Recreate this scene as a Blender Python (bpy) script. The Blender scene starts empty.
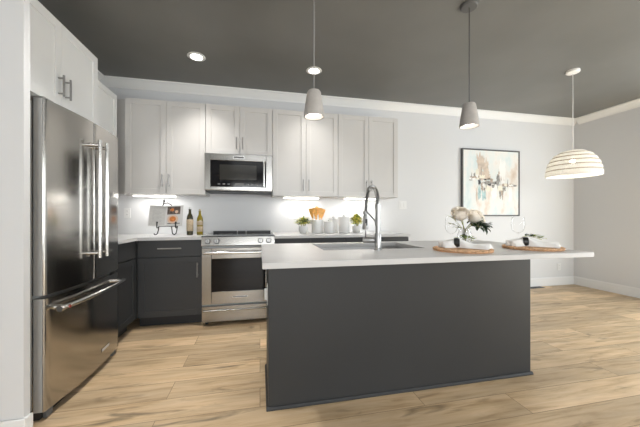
import bpy, bmesh, math, random
from mathutils import Vector, Matrix
random.seed(7)
PI = math.pi
scene = bpy.context.scene
COL = scene.collection

# ------------------------------------------------------------------ camera
cam_data = bpy.data.cameras.new('camera')
cam_data.sensor_fit = 'HORIZONTAL'
cam_data.sensor_width = 36.0
cam_data.lens = 15.975
cam_data.shift_y = 3.5 / 640
cam_data.clip_start = 0.02
cam = bpy.data.objects.new('camera', cam_data)
cam.location = (0, 0, 1.118)
cam.rotation_euler = (PI / 2, 0, -math.radians(11.93))
COL.objects.link(cam)
scene.camera = cam

# ------------------------------------------------------------------ exposure, world, daylight
scene.view_settings.view_transform = 'Standard'
scene.view_settings.look = 'None'
scene.view_settings.gamma = 1
scene.view_settings.exposure = 0.11
scene.view_settings.use_curve_mapping = False
scene.cycles.max_bounces = 10
scene.cycles.diffuse_bounces = 6
scene.cycles.glossy_bounces = 5
scene.cycles.transmission_bounces = 10
scene.cycles.transparent_max_bounces = 12
scene.cycles.sample_clamp_indirect = 6
scene.cycles.caustics_refractive = False
scene.cycles.caustics_reflective = False

world = bpy.data.worlds.new('World')
scene.world = world
world.use_nodes = True
world.node_tree.nodes['Background'].inputs[0].default_value = (0.85, 0.93, 1.0, 1)
world.node_tree.nodes['Background'].inputs[1].default_value = 1.0


def area_light(name, loc, rot, sx, sy, power, color=(1, 1, 1), spread=PI):
    l = bpy.data.lights.new(name, 'AREA')
    l.shape = 'RECTANGLE'
    l.size, l.size_y = sx, sy
    l.energy = power
    l.color = color
    l.spread = spread
    o = bpy.data.objects.new(name, l)
    o.location = loc
    o.rotation_euler = rot
    COL.objects.link(o)
    return o


# daylight through the glazed doors in the right wall; the lamps behind the camera are added fill
area_light('daylight_patio', (5.06, 0.75, 1.25), (0, PI / 2, 0), 2.1, 3.1, 100, (0.91, 0.965, 1.0))
area_light('fill_rear', (0.2, -4.42, 1.45), (PI / 2, 0, 0), 2.4, 1.8, 145, (0.94, 0.975, 1.0))
area_light('fill_rear_b', (3.4, -4.42, 1.45), (PI / 2, 0, 0), 2.2, 1.8, 88, (0.92, 0.97, 1.0))


sun = bpy.data.lights.new('sun', 'SUN')
sun.energy = 44
sun.angle = 0.01
sun.color = (0.84, 0.95, 1.0)
sun_o = bpy.data.objects.new('sun', sun)
sun_o.rotation_euler = Vector((-0.50, -0.60, -0.62)).to_track_quat('-Z', 'Y').to_euler()
COL.objects.link(sun_o)


# ------------------------------------------------------------------ materials
def new_mat(name):
    m = bpy.data.materials.new(name)
    m.use_nodes = True
    return m, m.node_tree, m.node_tree.nodes['Principled BSDF']


def mat(name, col, rough=0.5, metal=0.0, bump=0.0, bscale=60, var=0.0, vscale=4, emis=None, estr=0, trans=0, ior=1.45, coat=0, stretch=None, spec=0.5):
    m, nt, p = new_mat(name)
    p.inputs['Base Color'].default_value = (*col, 1)
    p.inputs['Roughness'].default_value = rough
    p.inputs['Metallic'].default_value = metal
    p.inputs['Transmission Weight'].default_value = trans
    p.inputs['IOR'].default_value = ior
    p.inputs['Coat Weight'].default_value = coat
    p.inputs['Specular IOR Level'].default_value = spec
    if emis:
        p.inputs['Emission Color'].default_value = (*emis, 1)
        p.inputs['Emission Strength'].default_value = estr
    N, L = nt.nodes, nt.links
    if bump or var:
        tc = N.new('ShaderNodeTexCoord')
        mp = N.new('ShaderNodeMapping')
        L.new(tc.outputs['Object'], mp.inputs[0])
        if stretch:
            mp.inputs['Scale'].default_value = stretch
    if bump:
        n = N.new('ShaderNodeTexNoise')
        n.inputs['Scale'].default_value = bscale
        n.inputs['Detail'].default_value = 4
        b = N.new('ShaderNodeBump')
        b.inputs['Strength'].default_value = bump
        b.inputs['Distance'].default_value = 0.002
        L.new(mp.outputs[0], n.inputs[0])
        L.new(n.outputs[0], b.inputs['Height'])
        L.new(b.outputs[0], p.inputs['Normal'])
    if var:
        n2 = N.new('ShaderNodeTexNoise')
        n2.inputs['Scale'].default_value = vscale
        n2.inputs['Detail'].default_value = 5
        r = N.new('ShaderNodeValToRGB')
        r.color_ramp.elements[0].position = 0.3
        r.color_ramp.elements[1].position = 0.7
        r.color_ramp.elements[0].color = (*[c * (1 - var) for c in col], 1)
        r.color_ramp.elements[1].color = (*[min(1, c * (1 + var)) for c in col], 1)
        L.new(mp.outputs[0], n2.inputs[0])
        L.new(n2.outputs[0], r.inputs[0])
        L.new(r.outputs[0], p.inputs['Base Color'])
    return m


def steel(name, col=(0.45, 0.435, 0.41), rough=0.16, stretch=(8, 8, 0.3)):
    m, nt, p = new_mat(name)
    N, L = nt.nodes, nt.links
    p.inputs['Base Color'].default_value = (*col, 1)
    p.inputs['Metallic'].default_value = 1
    tc = N.new('ShaderNodeTexCoord')
    mp = N.new('ShaderNodeMapping')
    mp.inputs['Scale'].default_value = stretch
    n = N.new('ShaderNodeTexNoise')
    n.inputs['Scale'].default_value = 6
    n.inputs['Detail'].default_value = 6
    mr = N.new('ShaderNodeMapRange')
    mr.inputs['To Min'].default_value = rough - 0.02
    mr.inputs['To Max'].default_value = rough + 0.03
    L.new(tc.outputs['Object'], mp.inputs[0])
    L.new(mp.outputs[0], n.inputs[0])
    L.new(n.outputs[0], mr.inputs[0])
    L.new(mr.outputs[0], p.inputs['Roughness'])
    return m


def wood_floor(name):
    m, nt, p = new_mat(name)
    N, L = nt.nodes, nt.links
    tc = N.new('ShaderNodeTexCoord')
    br = N.new('ShaderNodeTexBrick')
    br.offset = 0.37
    br.offset_frequency = 2
    br.inputs['Scale'].default_value = 1
    br.inputs['Brick Width'].default_value = 1.52
    br.inputs['Row Height'].default_value = 0.19
    br.inputs['Mortar Size'].default_value = 0.0016
    br.inputs['Mortar Smooth'].default_value = 0.2
    br.inputs['Bias'].default_value = 0.0
    br.inputs['Color1'].default_value = (0, 0, 0, 1)
    br.inputs['Color2'].default_value = (1, 1, 1, 1)
    br.inputs['Mortar'].default_value = (0.5, 0.5, 0.5, 1)
    L.new(tc.outputs['Object'], br.inputs['Vector'])
    # per-plank shift of the grain
    sep = N.new('ShaderNodeSeparateColor')
    L.new(br.outputs['Color'], sep.inputs[0])
    comb = N.new('ShaderNodeCombineXYZ')
    mul = N.new('ShaderNodeMath')
    mul.operation = 'MULTIPLY'
    mul.inputs[1].default_value = 17
    L.new(sep.outputs[0], mul.inputs[0])
    L.new(mul.outputs[0], comb.inputs[0])
    L.new(mul.outputs[0], comb.inputs[2])
    add = N.new('ShaderNodeVectorMath')
    L.new(tc.outputs['Object'], add.inputs[0])
    L.new(comb.outputs[0], add.inputs[1])
    mp = N.new('ShaderNodeMapping')
    mp.inputs['Scale'].default_value = (1.6, 16, 1)
    L.new(add.outputs[0], mp.inputs[0])
    g = N.new('ShaderNodeTexNoise')
    g.inputs['Scale'].default_value = 1.6
    g.inputs['Detail'].default_value = 8
    g.inputs['Roughness'].default_value = 0.62
    g.inputs['Distortion'].default_value = 0.5
    L.new(mp.outputs[0], g.inputs[0])
    big = N.new('ShaderNodeTexNoise')
    big.inputs['Scale'].default_value = 2.2
    big.inputs['Detail'].default_value = 3
    mp2 = N.new('ShaderNodeMapping')
    mp2.inputs['Scale'].default_value = (0.8, 3.5, 1)
    L.new(add.outputs[0], mp2.inputs[0])
    L.new(mp2.outputs[0], big.inputs[0])
    ramp = N.new('ShaderNodeValToRGB')
    e = ramp.color_ramp.elements
    e[0].position, e[0].color = 0.28, FLOOR_DARK
    e[1].position, e[1].color = 0.72, FLOOR_LIGHT
    mid = ramp.color_ramp.elements.new(0.47)
    mid.color = FLOOR_MID
    L.new(g.outputs[0], ramp.inputs[0])
    # knots and darker smears
    hs = N.new('ShaderNodeHueSaturation')
    L.new(ramp.outputs[0], hs.inputs['Color'])
    mr = N.new('ShaderNodeMapRange')
    mr.inputs['To Min'].default_value = 0.80
    mr.inputs['To Max'].default_value = 1.18
    L.new(sep.outputs[0], mr.inputs[0])
    mr2 = N.new('ShaderNodeMapRange')
    mr2.inputs['From Min'].default_value = 0.3
    mr2.inputs['From Max'].default_value = 0.7
    mr2.inputs['To Min'].default_value = 0.80
    mr2.inputs['To Max'].default_value = 1.14
    L.new(big.outputs[0], mr2.inputs[0])
    mm = N.new('ShaderNodeMath')
    mm.operation = 'MULTIPLY'
    L.new(mr.outputs[0], mm.inputs[0])
    L.new(mr2.outputs[0], mm.inputs[1])
    kn = N.new('ShaderNodeTexNoise')
    kn.inputs['Scale'].default_value = 1.0
    kn.inputs['Detail'].default_value = 4
    kn.inputs['Distortion'].default_value = 0.8
    mp3 = N.new('ShaderNodeMapping')
    mp3.inputs['Scale'].default_value = (2.6, 15, 1)
    L.new(add.outputs[0], mp3.inputs[0])
    L.new(mp3.outputs[0], kn.inputs[0])
    kr = N.new('ShaderNodeMapRange')
    kr.inputs['From Min'].default_value = 0.60
    kr.inputs['From Max'].default_value = 0.74
    kr.inputs['To Min'].default_value = 1.0
    kr.inputs['To Max'].default_value = 0.42
    L.new(kn.outputs[0], kr.inputs[0])
    mk = N.new('ShaderNodeMath')
    mk.operation = 'MULTIPLY'
    L.new(mm.outputs[0], mk.inputs[0])
    L.new(kr.outputs[0], mk.inputs[1])
    L.new(mk.outputs[0], hs.inputs['Value'])
    mx = N.new('ShaderNodeMix')
    mx.data_type = 'RGBA'
    mx.inputs[7].default_value = (0.17, 0.115, 0.065, 1)
    L.new(br.outputs['Fac'], mx.inputs[0])
    L.new(hs.outputs[0], mx.inputs[6])
    L.new(mx.outputs[2], p.inputs['Base Color'])
    p.inputs['Roughness'].default_value = 0.42
    p.inputs['Specular IOR Level'].default_value = 0.35
    b = N.new('ShaderNodeBump')
    b.inputs['Strength'].default_value = 0.15
    b.inputs['Distance'].default_value = 0.002
    L.new(g.outputs[0], b.inputs['Height'])
    L.new(b.outputs[0], p.inputs['Normal'])
    return m


FLOOR_DARK = (0.37, 0.245, 0.130, 1)
FLOOR_MID = (0.57, 0.415, 0.250, 1)
FLOOR_LIGHT = (0.68, 0.52, 0.345, 1)
M = {}
M['floor'] = wood_floor('oak_planks')
M['wall'] = mat('wall_paint', (0.64, 0.644, 0.648), 0.6, bump=0.05, bscale=120)
M['ceiling'] = mat('ceiling_paint', (0.150, 0.149, 0.140), 0.38, var=0.10, vscale=1.3)
M['trim'] = mat('trim_paint', (0.75, 0.75, 0.74), 0.4)
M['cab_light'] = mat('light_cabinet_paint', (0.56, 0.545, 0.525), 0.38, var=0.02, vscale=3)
M['cab_lit'] = mat('lit_cabinet_paint', (0.80, 0.80, 0.785), 0.38, var=0.02, vscale=3)  # same cabinet paint, its colour lightened for window light from the right
M['cab_dark'] = mat('charcoal_cabinet_paint', (0.037, 0.038, 0.039), 0.45, var=0.05, vscale=3)
M['island'] = mat('charcoal_island_paint', (0.036, 0.037, 0.038), 0.45, var=0.05, vscale=2, spec=0.3)
M['toe'] = mat('toe_kick', (0.014, 0.014, 0.015), 0.5)
M['quartz'] = mat('white_quartz', (0.60, 0.595, 0.59), 0.3, var=0.03, vscale=7)
M['quartz_grey'] = mat('pale_grey_quartz', (0.50, 0.495, 0.49), 0.32, var=0.03, vscale=9)
M['steel'] = steel('brushed_steel')
M['steel_h'] = steel('brushed_steel_horizontal', col=(0.34, 0.33, 0.31), rough=0.2, stretch=(0.3, 8, 8))
M['steel_side'] = mat('grey_case_paint', (0.50, 0.50, 0.49), 0.45, 0.0)
M['chrome'] = mat('polished_steel', (0.66, 0.655, 0.64), 0.18, 1.0)
M['nickel'] = mat('brushed_nickel', (0.36, 0.35, 0.34), 0.3, 1.0)
M['faucet'] = mat('faucet_steel', (0.37, 0.37, 0.365), 0.32, 1.0)
M['sink'] = mat('sink_steel', (0.42, 0.41, 0.40), 0.33, 1.0)
M['black'] = mat('black_plastic', (0.012, 0.012, 0.013), 0.4)
M['blackglass'] = mat('black_glass', (0.005, 0.005, 0.006), 0.07, spec=0.35)
M['smokeglass'] = mat('smoky_oven_glass', (0.025, 0.024, 0.021), 0.10)
M['iron'] = mat('wrought_iron', (0.02, 0.02, 0.02), 0.5)
M['red'] = mat('red_medallion', (0.35, 0.03, 0.02), 0.3)
M['plate'] = mat('white_plastic', (0.72, 0.72, 0.71), 0.35)
M['slot'] = mat('slot_grey', (0.14, 0.14, 0.14), 0.5)
M['ceramic'] = mat('white_ceramic', (0.66, 0.655, 0.64), 0.25)
M['concrete'] = mat('pale_concrete', (0.44, 0.415, 0.39), 0.7, bump=0.2, bscale=90, var=0.06, vscale=25)
M['cord_grey'] = mat('grey_cord', (0.33, 0.33, 0.33), 0.5)
M['cord_dark'] = mat('dark_cord', (0.05, 0.05, 0.05), 0.5)
M['white'] = mat('white_paint', (0.78, 0.77, 0.75), 0.45)
M['wood'] = mat('orange_wood', (0.78, 0.40, 0.10), 0.45, var=0.2, vscale=30)
M['rattan'] = mat('tan_woven_fibre', (0.64, 0.40, 0.23), 0.65, var=0.3, vscale=60, bump=0.5, bscale=150)
M['linen'] = mat('white_linen', (0.88, 0.87, 0.85), 0.85, bump=0.2, bscale=220)
M['ring'] = mat('black_napkin_ring', (0.012, 0.013, 0.012), 0.35)
M['leaf'] = mat('green_leaf', (0.24, 0.31, 0.07), 0.5, var=0.35, vscale=30)
M['leaf_dark'] = mat('dark_green_leaf', (0.022, 0.05, 0.016), 0.45, var=0.3, vscale=30)
M['leaf_lime'] = mat('yellow_green_leaf', (0.58, 0.53, 0.10), 0.5, var=0.4, vscale=40)
M['stem'] = mat('olive_stem', (0.24, 0.25, 0.04), 0.5)
M['glass'] = mat('clear_glass', (1, 1, 1), 0.0, trans=1.0, ior=1.45)
M['thin_glass'] = mat('thin_clear_glass', (1, 1, 1), 0.02, trans=1.0, ior=1.09)
M['bottle'] = mat('dark_bottle_glass', (0.035, 0.03, 0.012), 0.08, coat=0.3)
M['oil'] = mat('yellow_green_oil_glass', (0.20, 0.15, 0.012), 0.08, coat=0.3)
M['label'] = mat('cream_paper_label', (0.42, 0.33, 0.22), 0.7, var=0.25, vscale=90)
M['cork'] = mat('tan_stopper', (0.35, 0.28, 0.16), 0.6)
M['soil'] = mat('dark_soil', (0.03, 0.02, 0.012), 0.9)
M['paper'] = mat('pale_grey_page', (0.52, 0.51, 0.50), 0.7)
M['paper_grey'] = mat('printed_grey_page', (0.43, 0.42, 0.40), 0.7, var=0.06, vscale=60)
M['ink'] = mat('grey_ink', (0.27, 0.27, 0.27), 0.7)
M['photo_dark'] = mat('dark_food_photo', (0.10, 0.075, 0.065), 0.4, var=0.9, vscale=40)
M['photo_plate'] = mat('cream_plate_print', (0.55, 0.40, 0.30), 0.4)
M['photo_food'] = mat('orange_food_print', (0.48, 0.16, 0.04), 0.4, var=0.4, vscale=70)
M['photo_black'] = mat('black_print', (0.03, 0.03, 0.03), 0.4)
M['lens'] = mat('lamp_lens', (1, 1, 1), 0.4, emis=(1, 0.96, 0.90), estr=9)
M['strip'] = mat('light_bar_lens', (1, 1, 1), 0.4, emis=(1, 0.97, 0.92), estr=7)
M['bulb'] = mat('glowing_bulb', (1, 1, 1), 0.4, emis=(1, 0.93, 0.82), estr=6)
M['diffuser'] = mat('glowing_diffuser', (1, 1, 1), 0.4, emis=(1, 0.93, 0.84), estr=6)


def petal_mat():
    m, nt, p = new_mat('cream_petal')
    N, L = nt.nodes, nt.links
    p.inputs['Base Color'].default_value = (0.92, 0.88, 0.82, 1)
    p.inputs['Roughness'].default_value = 0.6
    tr = N.new('ShaderNodeBsdfTranslucent')
    tr.inputs[0].default_value = (0.95, 0.90, 0.82, 1)
    mx = N.new('ShaderNodeMixShader')
    mx.inputs[0].default_value = 0.42
    L.new(p.outputs[0], mx.inputs[1])
    L.new(tr.outputs[0], mx.inputs[2])
    L.new(mx.outputs[0], nt.nodes['Material Output'].inputs[0])
    return m


M['petal'] = petal_mat()


def rope_mat():
    m, nt, p = new_mat('cream_woven_rope')
    N, L = nt.nodes, nt.links
    p.inputs['Base Color'].default_value = (0.80, 0.79, 0.75, 1)
    p.inputs['Roughness'].default_value = 0.8
    tr = N.new('ShaderNodeBsdfTranslucent')
    tr.inputs[0].default_value = (0.85, 0.79, 0.66, 1)
    mx = N.new('ShaderNodeMixShader')
    mx.inputs[0].default_value = 0.16
    L.new(p.outputs[0], mx.inputs[1])
    L.new(tr.outputs[0], mx.inputs[2])
    L.new(mx.outputs[0], nt.nodes['Material Output'].inputs[0])
    return m


M['rope'] = rope_mat()
M['hoop_shade'] = mat('shaded_hoop_cord', (0.40, 0.35, 0.27), 0.8, var=0.4, vscale=120)  # hoops coloured darker to paint the shadows between the rope rows


def art_mat():
    m, nt, p = new_mat('abstract_canvas')
    N, L = nt.nodes, nt.links
    tc = N.new('ShaderNodeTexCoord')
    mp = N.new('ShaderNodeMapping')
    mp.inputs['Scale'].default_value = (3.6, 1, 1.9)
    n = N.new('ShaderNodeTexNoise')
    n.inputs['Scale'].default_value = 1.1
    n.inputs['Detail'].default_value = 6
    n.inputs['Roughness'].default_value = 0.6
    L.new(tc.outputs['Object'], mp.inputs[0])
    L.new(mp.outputs[0], n.inputs[0])
    r = N.new('ShaderNodeValToRGB')
    e = r.color_ramp.elements
    e[0].position, e[0].color = 0.30, (0.50, 0.61, 0.61, 1)
    e[1].position, e[1].color = 0.74, (0.60, 0.49, 0.40, 1)
    x = e.new(0.44); x.color = (0.66, 0.71, 0.695, 1)
    x = e.new(0.55); x.color = (0.74, 0.72, 0.68, 1)
    x = e.new(0.63); x.color = (0.68, 0.60, 0.52, 1)
    L.new(n.outputs[0], r.inputs[0])
    L.new(r.outputs[0], p.inputs['Base Color'])
    p.inputs['Roughness'].default_value = 0.6
    return m


M['art'] = art_mat()
M['art_teal'] = mat('paint_teal', (0.38, 0.52, 0.52), 0.6, var=0.2, vscale=20)
M['art_brown'] = mat('paint_taupe', (0.42, 0.34, 0.27), 0.6, var=0.3, vscale=25)
M['art_tan'] = mat('paint_tan', (0.58, 0.48, 0.39), 0.6, var=0.15, vscale=20)
M['art_grey'] = mat('paint_grey', (0.28, 0.27, 0.25), 0.6, var=0.4, vscale=25)
M['art_black'] = mat('paint_black', (0.05, 0.05, 0.055), 0.6, var=0.4, vscale=25)
M['art_cream'] = mat('paint_cream', (0.78, 0.74, 0.62), 0.6)
M['art_white'] = mat('paint_white', (0.80, 0.79, 0.76), 0.6)
M['frame'] = mat('dark_grey_frame', (0.10, 0.10, 0.098), 0.45)


# ------------------------------------------------------------------ mesh helpers
class B:
    def __init__(self):
        self.bm = bmesh.new()
        self.M = Matrix.Identity(4)

    def _fin(self, verts, mi):
        for v in verts:
            v.co = self.M @ v.co
        fs = set()
        for v in verts:
            fs.update(v.link_faces)
        for f in fs:
            f.material_index = mi
        return self

    def box(self, x0, x1, y0, y1, z0, z1, bev=0.0, mi=0, seg=2):
        x0, x1 = min(x0, x1), max(x0, x1)
        y0, y1 = min(y0, y1), max(y0, y1)
        z0, z1 = min(z0, z1), max(z0, z1)
        t = bmesh.new()
        r = bmesh.ops.create_cube(t, size=1)
        for v in r['verts']:
            v.co = Vector(((x0 + x1) / 2 + v.co.x * (x1 - x0), (y0 + y1) / 2 + v.co.y * (y1 - y0), (z0 + z1) / 2 + v.co.z * (z1 - z0)))
        if bev:
            bev = min(bev, 0.45 * min(x1 - x0, y1 - y0, z1 - z0))
            bmesh.ops.bevel(t, geom=t.edges[:] + t.verts[:], offset=bev, segments=seg, profile=0.5, affect='EDGES')
        return self._merge(t, mi)

    def _merge(self, t, mi):
        t.verts.index_update()
        vs = [self.bm.verts.new(self.M @ v.co) for v in t.verts]
        for f in t.faces:
            try:
                nf = self.bm.faces.new([vs[v.index] for v in f.verts])
                nf.material_index = mi
                nf.smooth = f.smooth
            except ValueError:
                pass
        t.free()
        return self

    def cyl(self, p0, p1, r0, r1=None, seg=16, mi=0, cap=True):
        r1 = r0 if r1 is None else r1
        return self.tube([p0, p1], [r0, r1], seg, mi, cap)

    def tube(self, pts, r, seg=10, mi=0, cap=True):
        pts = [Vector(p) for p in pts]
        n = len(pts)
        rs = r if isinstance(r, (list, tuple)) else [r] * n
        t = bmesh.new()
        rings = []
        up = None
        for i, p in enumerate(pts):
            if i == 0:
                d = pts[1] - pts[0]
            elif i == n - 1:
                d = pts[-1] - pts[-2]
            else:
                d = (pts[i + 1] - pts[i]).normalized() + (pts[i] - pts[i - 1]).normalized()
            d.normalize()
            if up is None:
                up = d.orthogonal().normalized()
            up = (up - d * up.dot(d))
            if up.length < 1e-6:
                up = d.orthogonal()
            up.normalize()
            s = d.cross(up)
            rings.append([t.verts.new(p + (up * math.cos(2 * PI * k / seg) + s * math.sin(2 * PI * k / seg)) * rs[i]) for k in range(seg)])
        for i in range(n - 1):
            for k in range(seg):
                f = t.faces.new((rings[i][k], rings[i][(k + 1) % seg], rings[i + 1][(k + 1) % seg], rings[i + 1][k]))
                f.smooth = True
        if cap:
            t.faces.new(list(reversed(rings[0])))
            t.faces.new(rings[-1])
        return self._merge(t, mi)

    def lathe(self, prof, c=(0, 0, 0), seg=32, mi=0, close=False):
        """prof: list of (radius, z)."""
        t = bmesh.new()
        c = Vector(c)
        rings = []
        for r, z in prof:
            if r < 1e-6:
                rings.append([t.verts.new(c + Vector((0, 0, z)))])
            else:
                rings.append([t.verts.new(c + Vector((r * math.cos(2 * PI * k / seg), r * math.sin(2 * PI * k / seg), z))) for k in range(seg)])
        pairs = list(zip(rings[:-1], rings[1:]))
        if close:
            pairs.append((rings[-1], rings[0]))
        for a, b in pairs:
            for k in range(seg):
                k2 = (k + 1) % seg
                if len(a) == 1 and len(b) == 1:
                    continue
                if len(a) == 1:
                    f = t.faces.new((a[0], b[k2], b[k]))
                elif len(b) == 1:
                    f = t.faces.new((a[k], a[k2], b[0]))
                else:
                    f = t.faces.new((a[k], a[k2], b[k2], b[k]))
                f.smooth = True
        bmesh.ops.recalc_face_normals(t, faces=t.faces[:])
        return self._merge(t, mi)

    def prism(self, poly, z0, z1, mi=0, smooth=False, axis='z'):
        """extrude a closed 2-D polygon; axis z: (x,y) up z; axis x: (y,z) along x; axis y: (x,z) along y"""
        t = bmesh.new()

        def P(a, b, h):
            return Vector((a, b, h)) if axis == 'z' else (Vector((h, a, b)) if axis == 'x' else Vector((a, h, b)))
        lo = [t.verts.new(P(a, b, z0)) for a, b in poly]
        hi = [t.verts.new(P(a, b, z1)) for a, b in poly]
        n = len(poly)
        for k in range(n):
            f = t.faces.new((lo[k], lo[(k + 1) % n], hi[(k + 1) % n], hi[k]))
            f.smooth = smooth
        t.faces.new(lo)
        t.faces.new(hi)
        bmesh.ops.recalc_face_normals(t, faces=t.faces[:])
        return self._merge(t, mi)

    def poly(self, pts, mi=0, smooth=False):
        vs = [self.bm.verts.new(self.M @ Vector(p)) for p in pts]
        f = self.bm.faces.new(vs)
        f.material_index = mi
        f.smooth = smooth
        return self

    def sphere(self, c, r, sz=1.0, seg=16, rings=10, mi=0):
        prof = [(r * math.sin(PI * i / rings), -r * sz * math.cos(PI * i / rings)) for i in range(rings + 1)]
        prof[0] = (0, prof[0][1])
        prof[-1] = (0, prof[-1][1])
        return self.lathe(prof, c, seg, mi)

    def leaf(self, base, dirv, length, width, mi=0, curl=0.25):
        d = Vector(dirv).normalized()
        s = d.cross(Vector((0, 0, 1)))
        if s.length < 0.05:
            s = Vector((1, 0, 0))
        s.normalize()
        n = s.cross(d).normalized()
        b = Vector(base)
        up = n * curl * length
        mid = b + d * length * 0.5 + up * 0.5
        tip = b + d * length - up * 0.2
        q1 = b + d * length * 0.35 + s * width * 0.5 + up * 0.55
        q2 = b + d * length * 0.35 - s * width * 0.5 + up * 0.55
        q3 = b + d * length * 0.75 + s * width * 0.33 + up * 0.45
        q4 = b + d * length * 0.75 - s * width * 0.33 + up * 0.45
        bm = self.bm
        V = [bm.verts.new(self.M @ p) for p in (b, q1, q3, tip, q4, q2, mid)]
        for idx in ((0, 6, 1), (1, 6, 2), (2, 6, 3), (3, 6, 4), (4, 6, 5), (5, 6, 0)):
            f = bm.faces.new([V[i] for i in idx])
            f.material_index = mi
            f.smooth = True
        return self

    def build(self, name, mats, parent=None, world=False, loc=None):
        """local coordinates of the parent unless world=True; loc = origin of a top-level mesh (geometry given in world)"""
        bm = self.bm
        if world and parent is not None:
            bm.transform(Matrix.Translation(-Vector(parent.location)))
        if loc is not None:
            bm.transform(Matrix.Translation(-Vector(loc)))
        bm.normal_update()
        for e in bm.edges:
            if len(e.link_faces) == 2:
                try:
                    e.smooth = e.calc_face_angle() < 0.6
                except ValueError:
                    pass
        me = bpy.data.meshes.new(name)
        bm.to_mesh(me)
        bm.free()
        if not isinstance(mats, (list, tuple)):
            mats = [mats]
        for m in mats:
            me.materials.append(M[m])
        o = bpy.data.objects.new(name, me)
        COL.objects.link(o)
        if loc is not None:
            o.location = loc
        if parent is not None:
            o.parent = parent
        return o


def tag(o, label, cat, group=None, kind=None):
    o['label'] = label
    o['category'] = cat
    if group:
        o['group'] = group
    if kind:
        o['kind'] = kind
    return o


def thing(name, label, cat, loc=(0, 0, 0), rz=0, group=None):
    o = bpy.data.objects.new(name, None)
    o.empty_display_size = 0.1
    COL.objects.link(o)
    o.location = loc
    o.rotation_euler = (0, 0, rz)
    return tag(o, label, cat, group)


def struct(name, b, m):
    o = b.build(name, m)
    o['kind'] = 'structure'
    return o


def dup(root, loc, rz=None, label=None):
    r = root.copy()
    COL.objects.link(r)
    r.location = loc
    if rz is not None:
        r.rotation_euler = (0, 0, rz)
    if label:
        r['label'] = label
    for ch in list(root.children):
        c = ch.copy()
        COL.objects.link(c)
        c.parent = r
        for g in ch.children:
            d = g.copy()
            COL.objects.link(d)
            d.parent = c
    return r


# ------------------------------------------------------------------ room shell
XL, XR, YB, YF, ZC = -1.82, 5.12, 3.76, -4.5, 2.735
b = B(); b.box(XL - 0.1, XR + 0.1, YF - 0.1, YB + 0.1, -0.08, 0); struct('floor', b, 'floor')
b = B(); b.box(XL - 0.1, XR + 0.1, YF - 0.1, YB + 0.1, ZC, ZC + 0.08); struct('ceiling', b, 'ceiling')
b = B(); b.box(XL - 0.1, XR + 0.1, YB, YB + 0.1, 0, ZC); struct('wall_back', b, 'wall')
b = B(); b.box(XL - 0.1, XL, YF, YB, 0, ZC); struct('wall_left', b, 'wall')
b = B()   # right wall with the opening of the glazed doors, out of frame
b.box(XR, XR + 0.1, 2.40, YB, 0, ZC)
b.box(XR, XR + 0.1, YF, -0.90, 0, ZC)
b.box(XR, XR + 0.1, -0.90, 2.40, 2.32, ZC)
struct('wall_right', b, 'wall')
b = B()   # wall behind the camera with two openings added for fill light
b.box(XL, -1.0, YF - 0.1, YF, 0, ZC)
b.box(1.4, 2.3, YF - 0.1, YF, 0, ZC)
b.box(4.5, XR, YF - 0.1, YF, 0, ZC)
for x0, x1 in ((-1.0, 1.4), (2.3, 4.5)):
    b.box(x0, x1, YF - 0.1, YF, 0, 0.55)
    b.box(x0, x1, YF - 0.1, YF, 2.35, ZC)
struct('wall_front', b, 'wall')
b = B()   # wall stub that closes the refrigerator niche
b.box(XL, -1.132, 1.660, 1.700, 0, ZC)
struct('wall_niche', b, 'wall')
b = B()
b.box(-1.79, -1.117, 1.645, 1.660, 0, 0.135, 0.004)
b.box(-1.132, -1.117, 1.660, 1.700, 0, 0.135, 0.004)
struct('baseboard_niche', b, 'trim')


def sash(name, x0, x1, z0, z1, y, n, axis):
    b = B()
    w = 0.05
    def bx(a0, a1, c0, c1):
        if axis == 'y':
            b.box(a0, a1, y - 0.05, y - 0.005, c0, c1)
        else:
            b.box(y + 0.005, y + 0.05, a0, a1, c0, c1)
    bx(x0, x1, z0, z0 + w); bx(x0, x1, z1 - w, z1)
    for k in range(n + 1):
        c = x0 + (x1 - x0 - w) * k / n
        bx(c, c + w, z0 + w, z1 - w)
    struct(name, b, 'trim')


sash('fill_window_1', -1.0, 1.4, 0.55, 2.35, YF, 3, 'y')  # unseen rear windows, put in for the fill light
sash('fill_window_2', 2.3, 4.5, 0.55, 2.35, YF, 3, 'y')
sash('door_1', -0.90, 2.40, 0.0, 2.32, XR, 3, 'x')

# crown moulding
def crown(dy):
    return [(0, 0), (0, -0.098), (dy * 0.012, -0.098), (dy * 0.016, -0.084), (dy * 0.030, -0.066), (dy * 0.052, -0.038), (dy * 0.066, -0.022), (dy * 0.078, -0.018), (dy * 0.078, 0)]


b = B(); b.prism([(YB + a, ZC + z) for a, z in crown(-1)], XL, XR, axis='x'); struct('trim_1', b, 'trim')
b = B(); b.prism([(XR + a, ZC + z) for a, z in crown(-1)], YF, YB - 0.079, axis='y'); struct('trim_2', b, 'trim')
b = B(); b.prism([(XL + a, ZC + z) for a, z in crown(1)], 2.66, YB - 0.079, axis='y'); struct('trim_3', b, 'trim')


def base_prof(d):
    return [(0, 0), (d * 0.015, 0), (d * 0.015, 0.115), (d * 0.008, 0.135), (0, 0.135)]


b = B(); b.prism([(YB + a, z) for a, z in base_prof(-1)], 1.80, XR, axis='x'); struct('baseboard_back', b, 'trim')
b = B(); b.prism([(XR + a, z) for a, z in base_prof(-1)], 2.41, YB - 0.016, axis='y'); struct('baseboard_right', b, 'trim')


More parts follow.
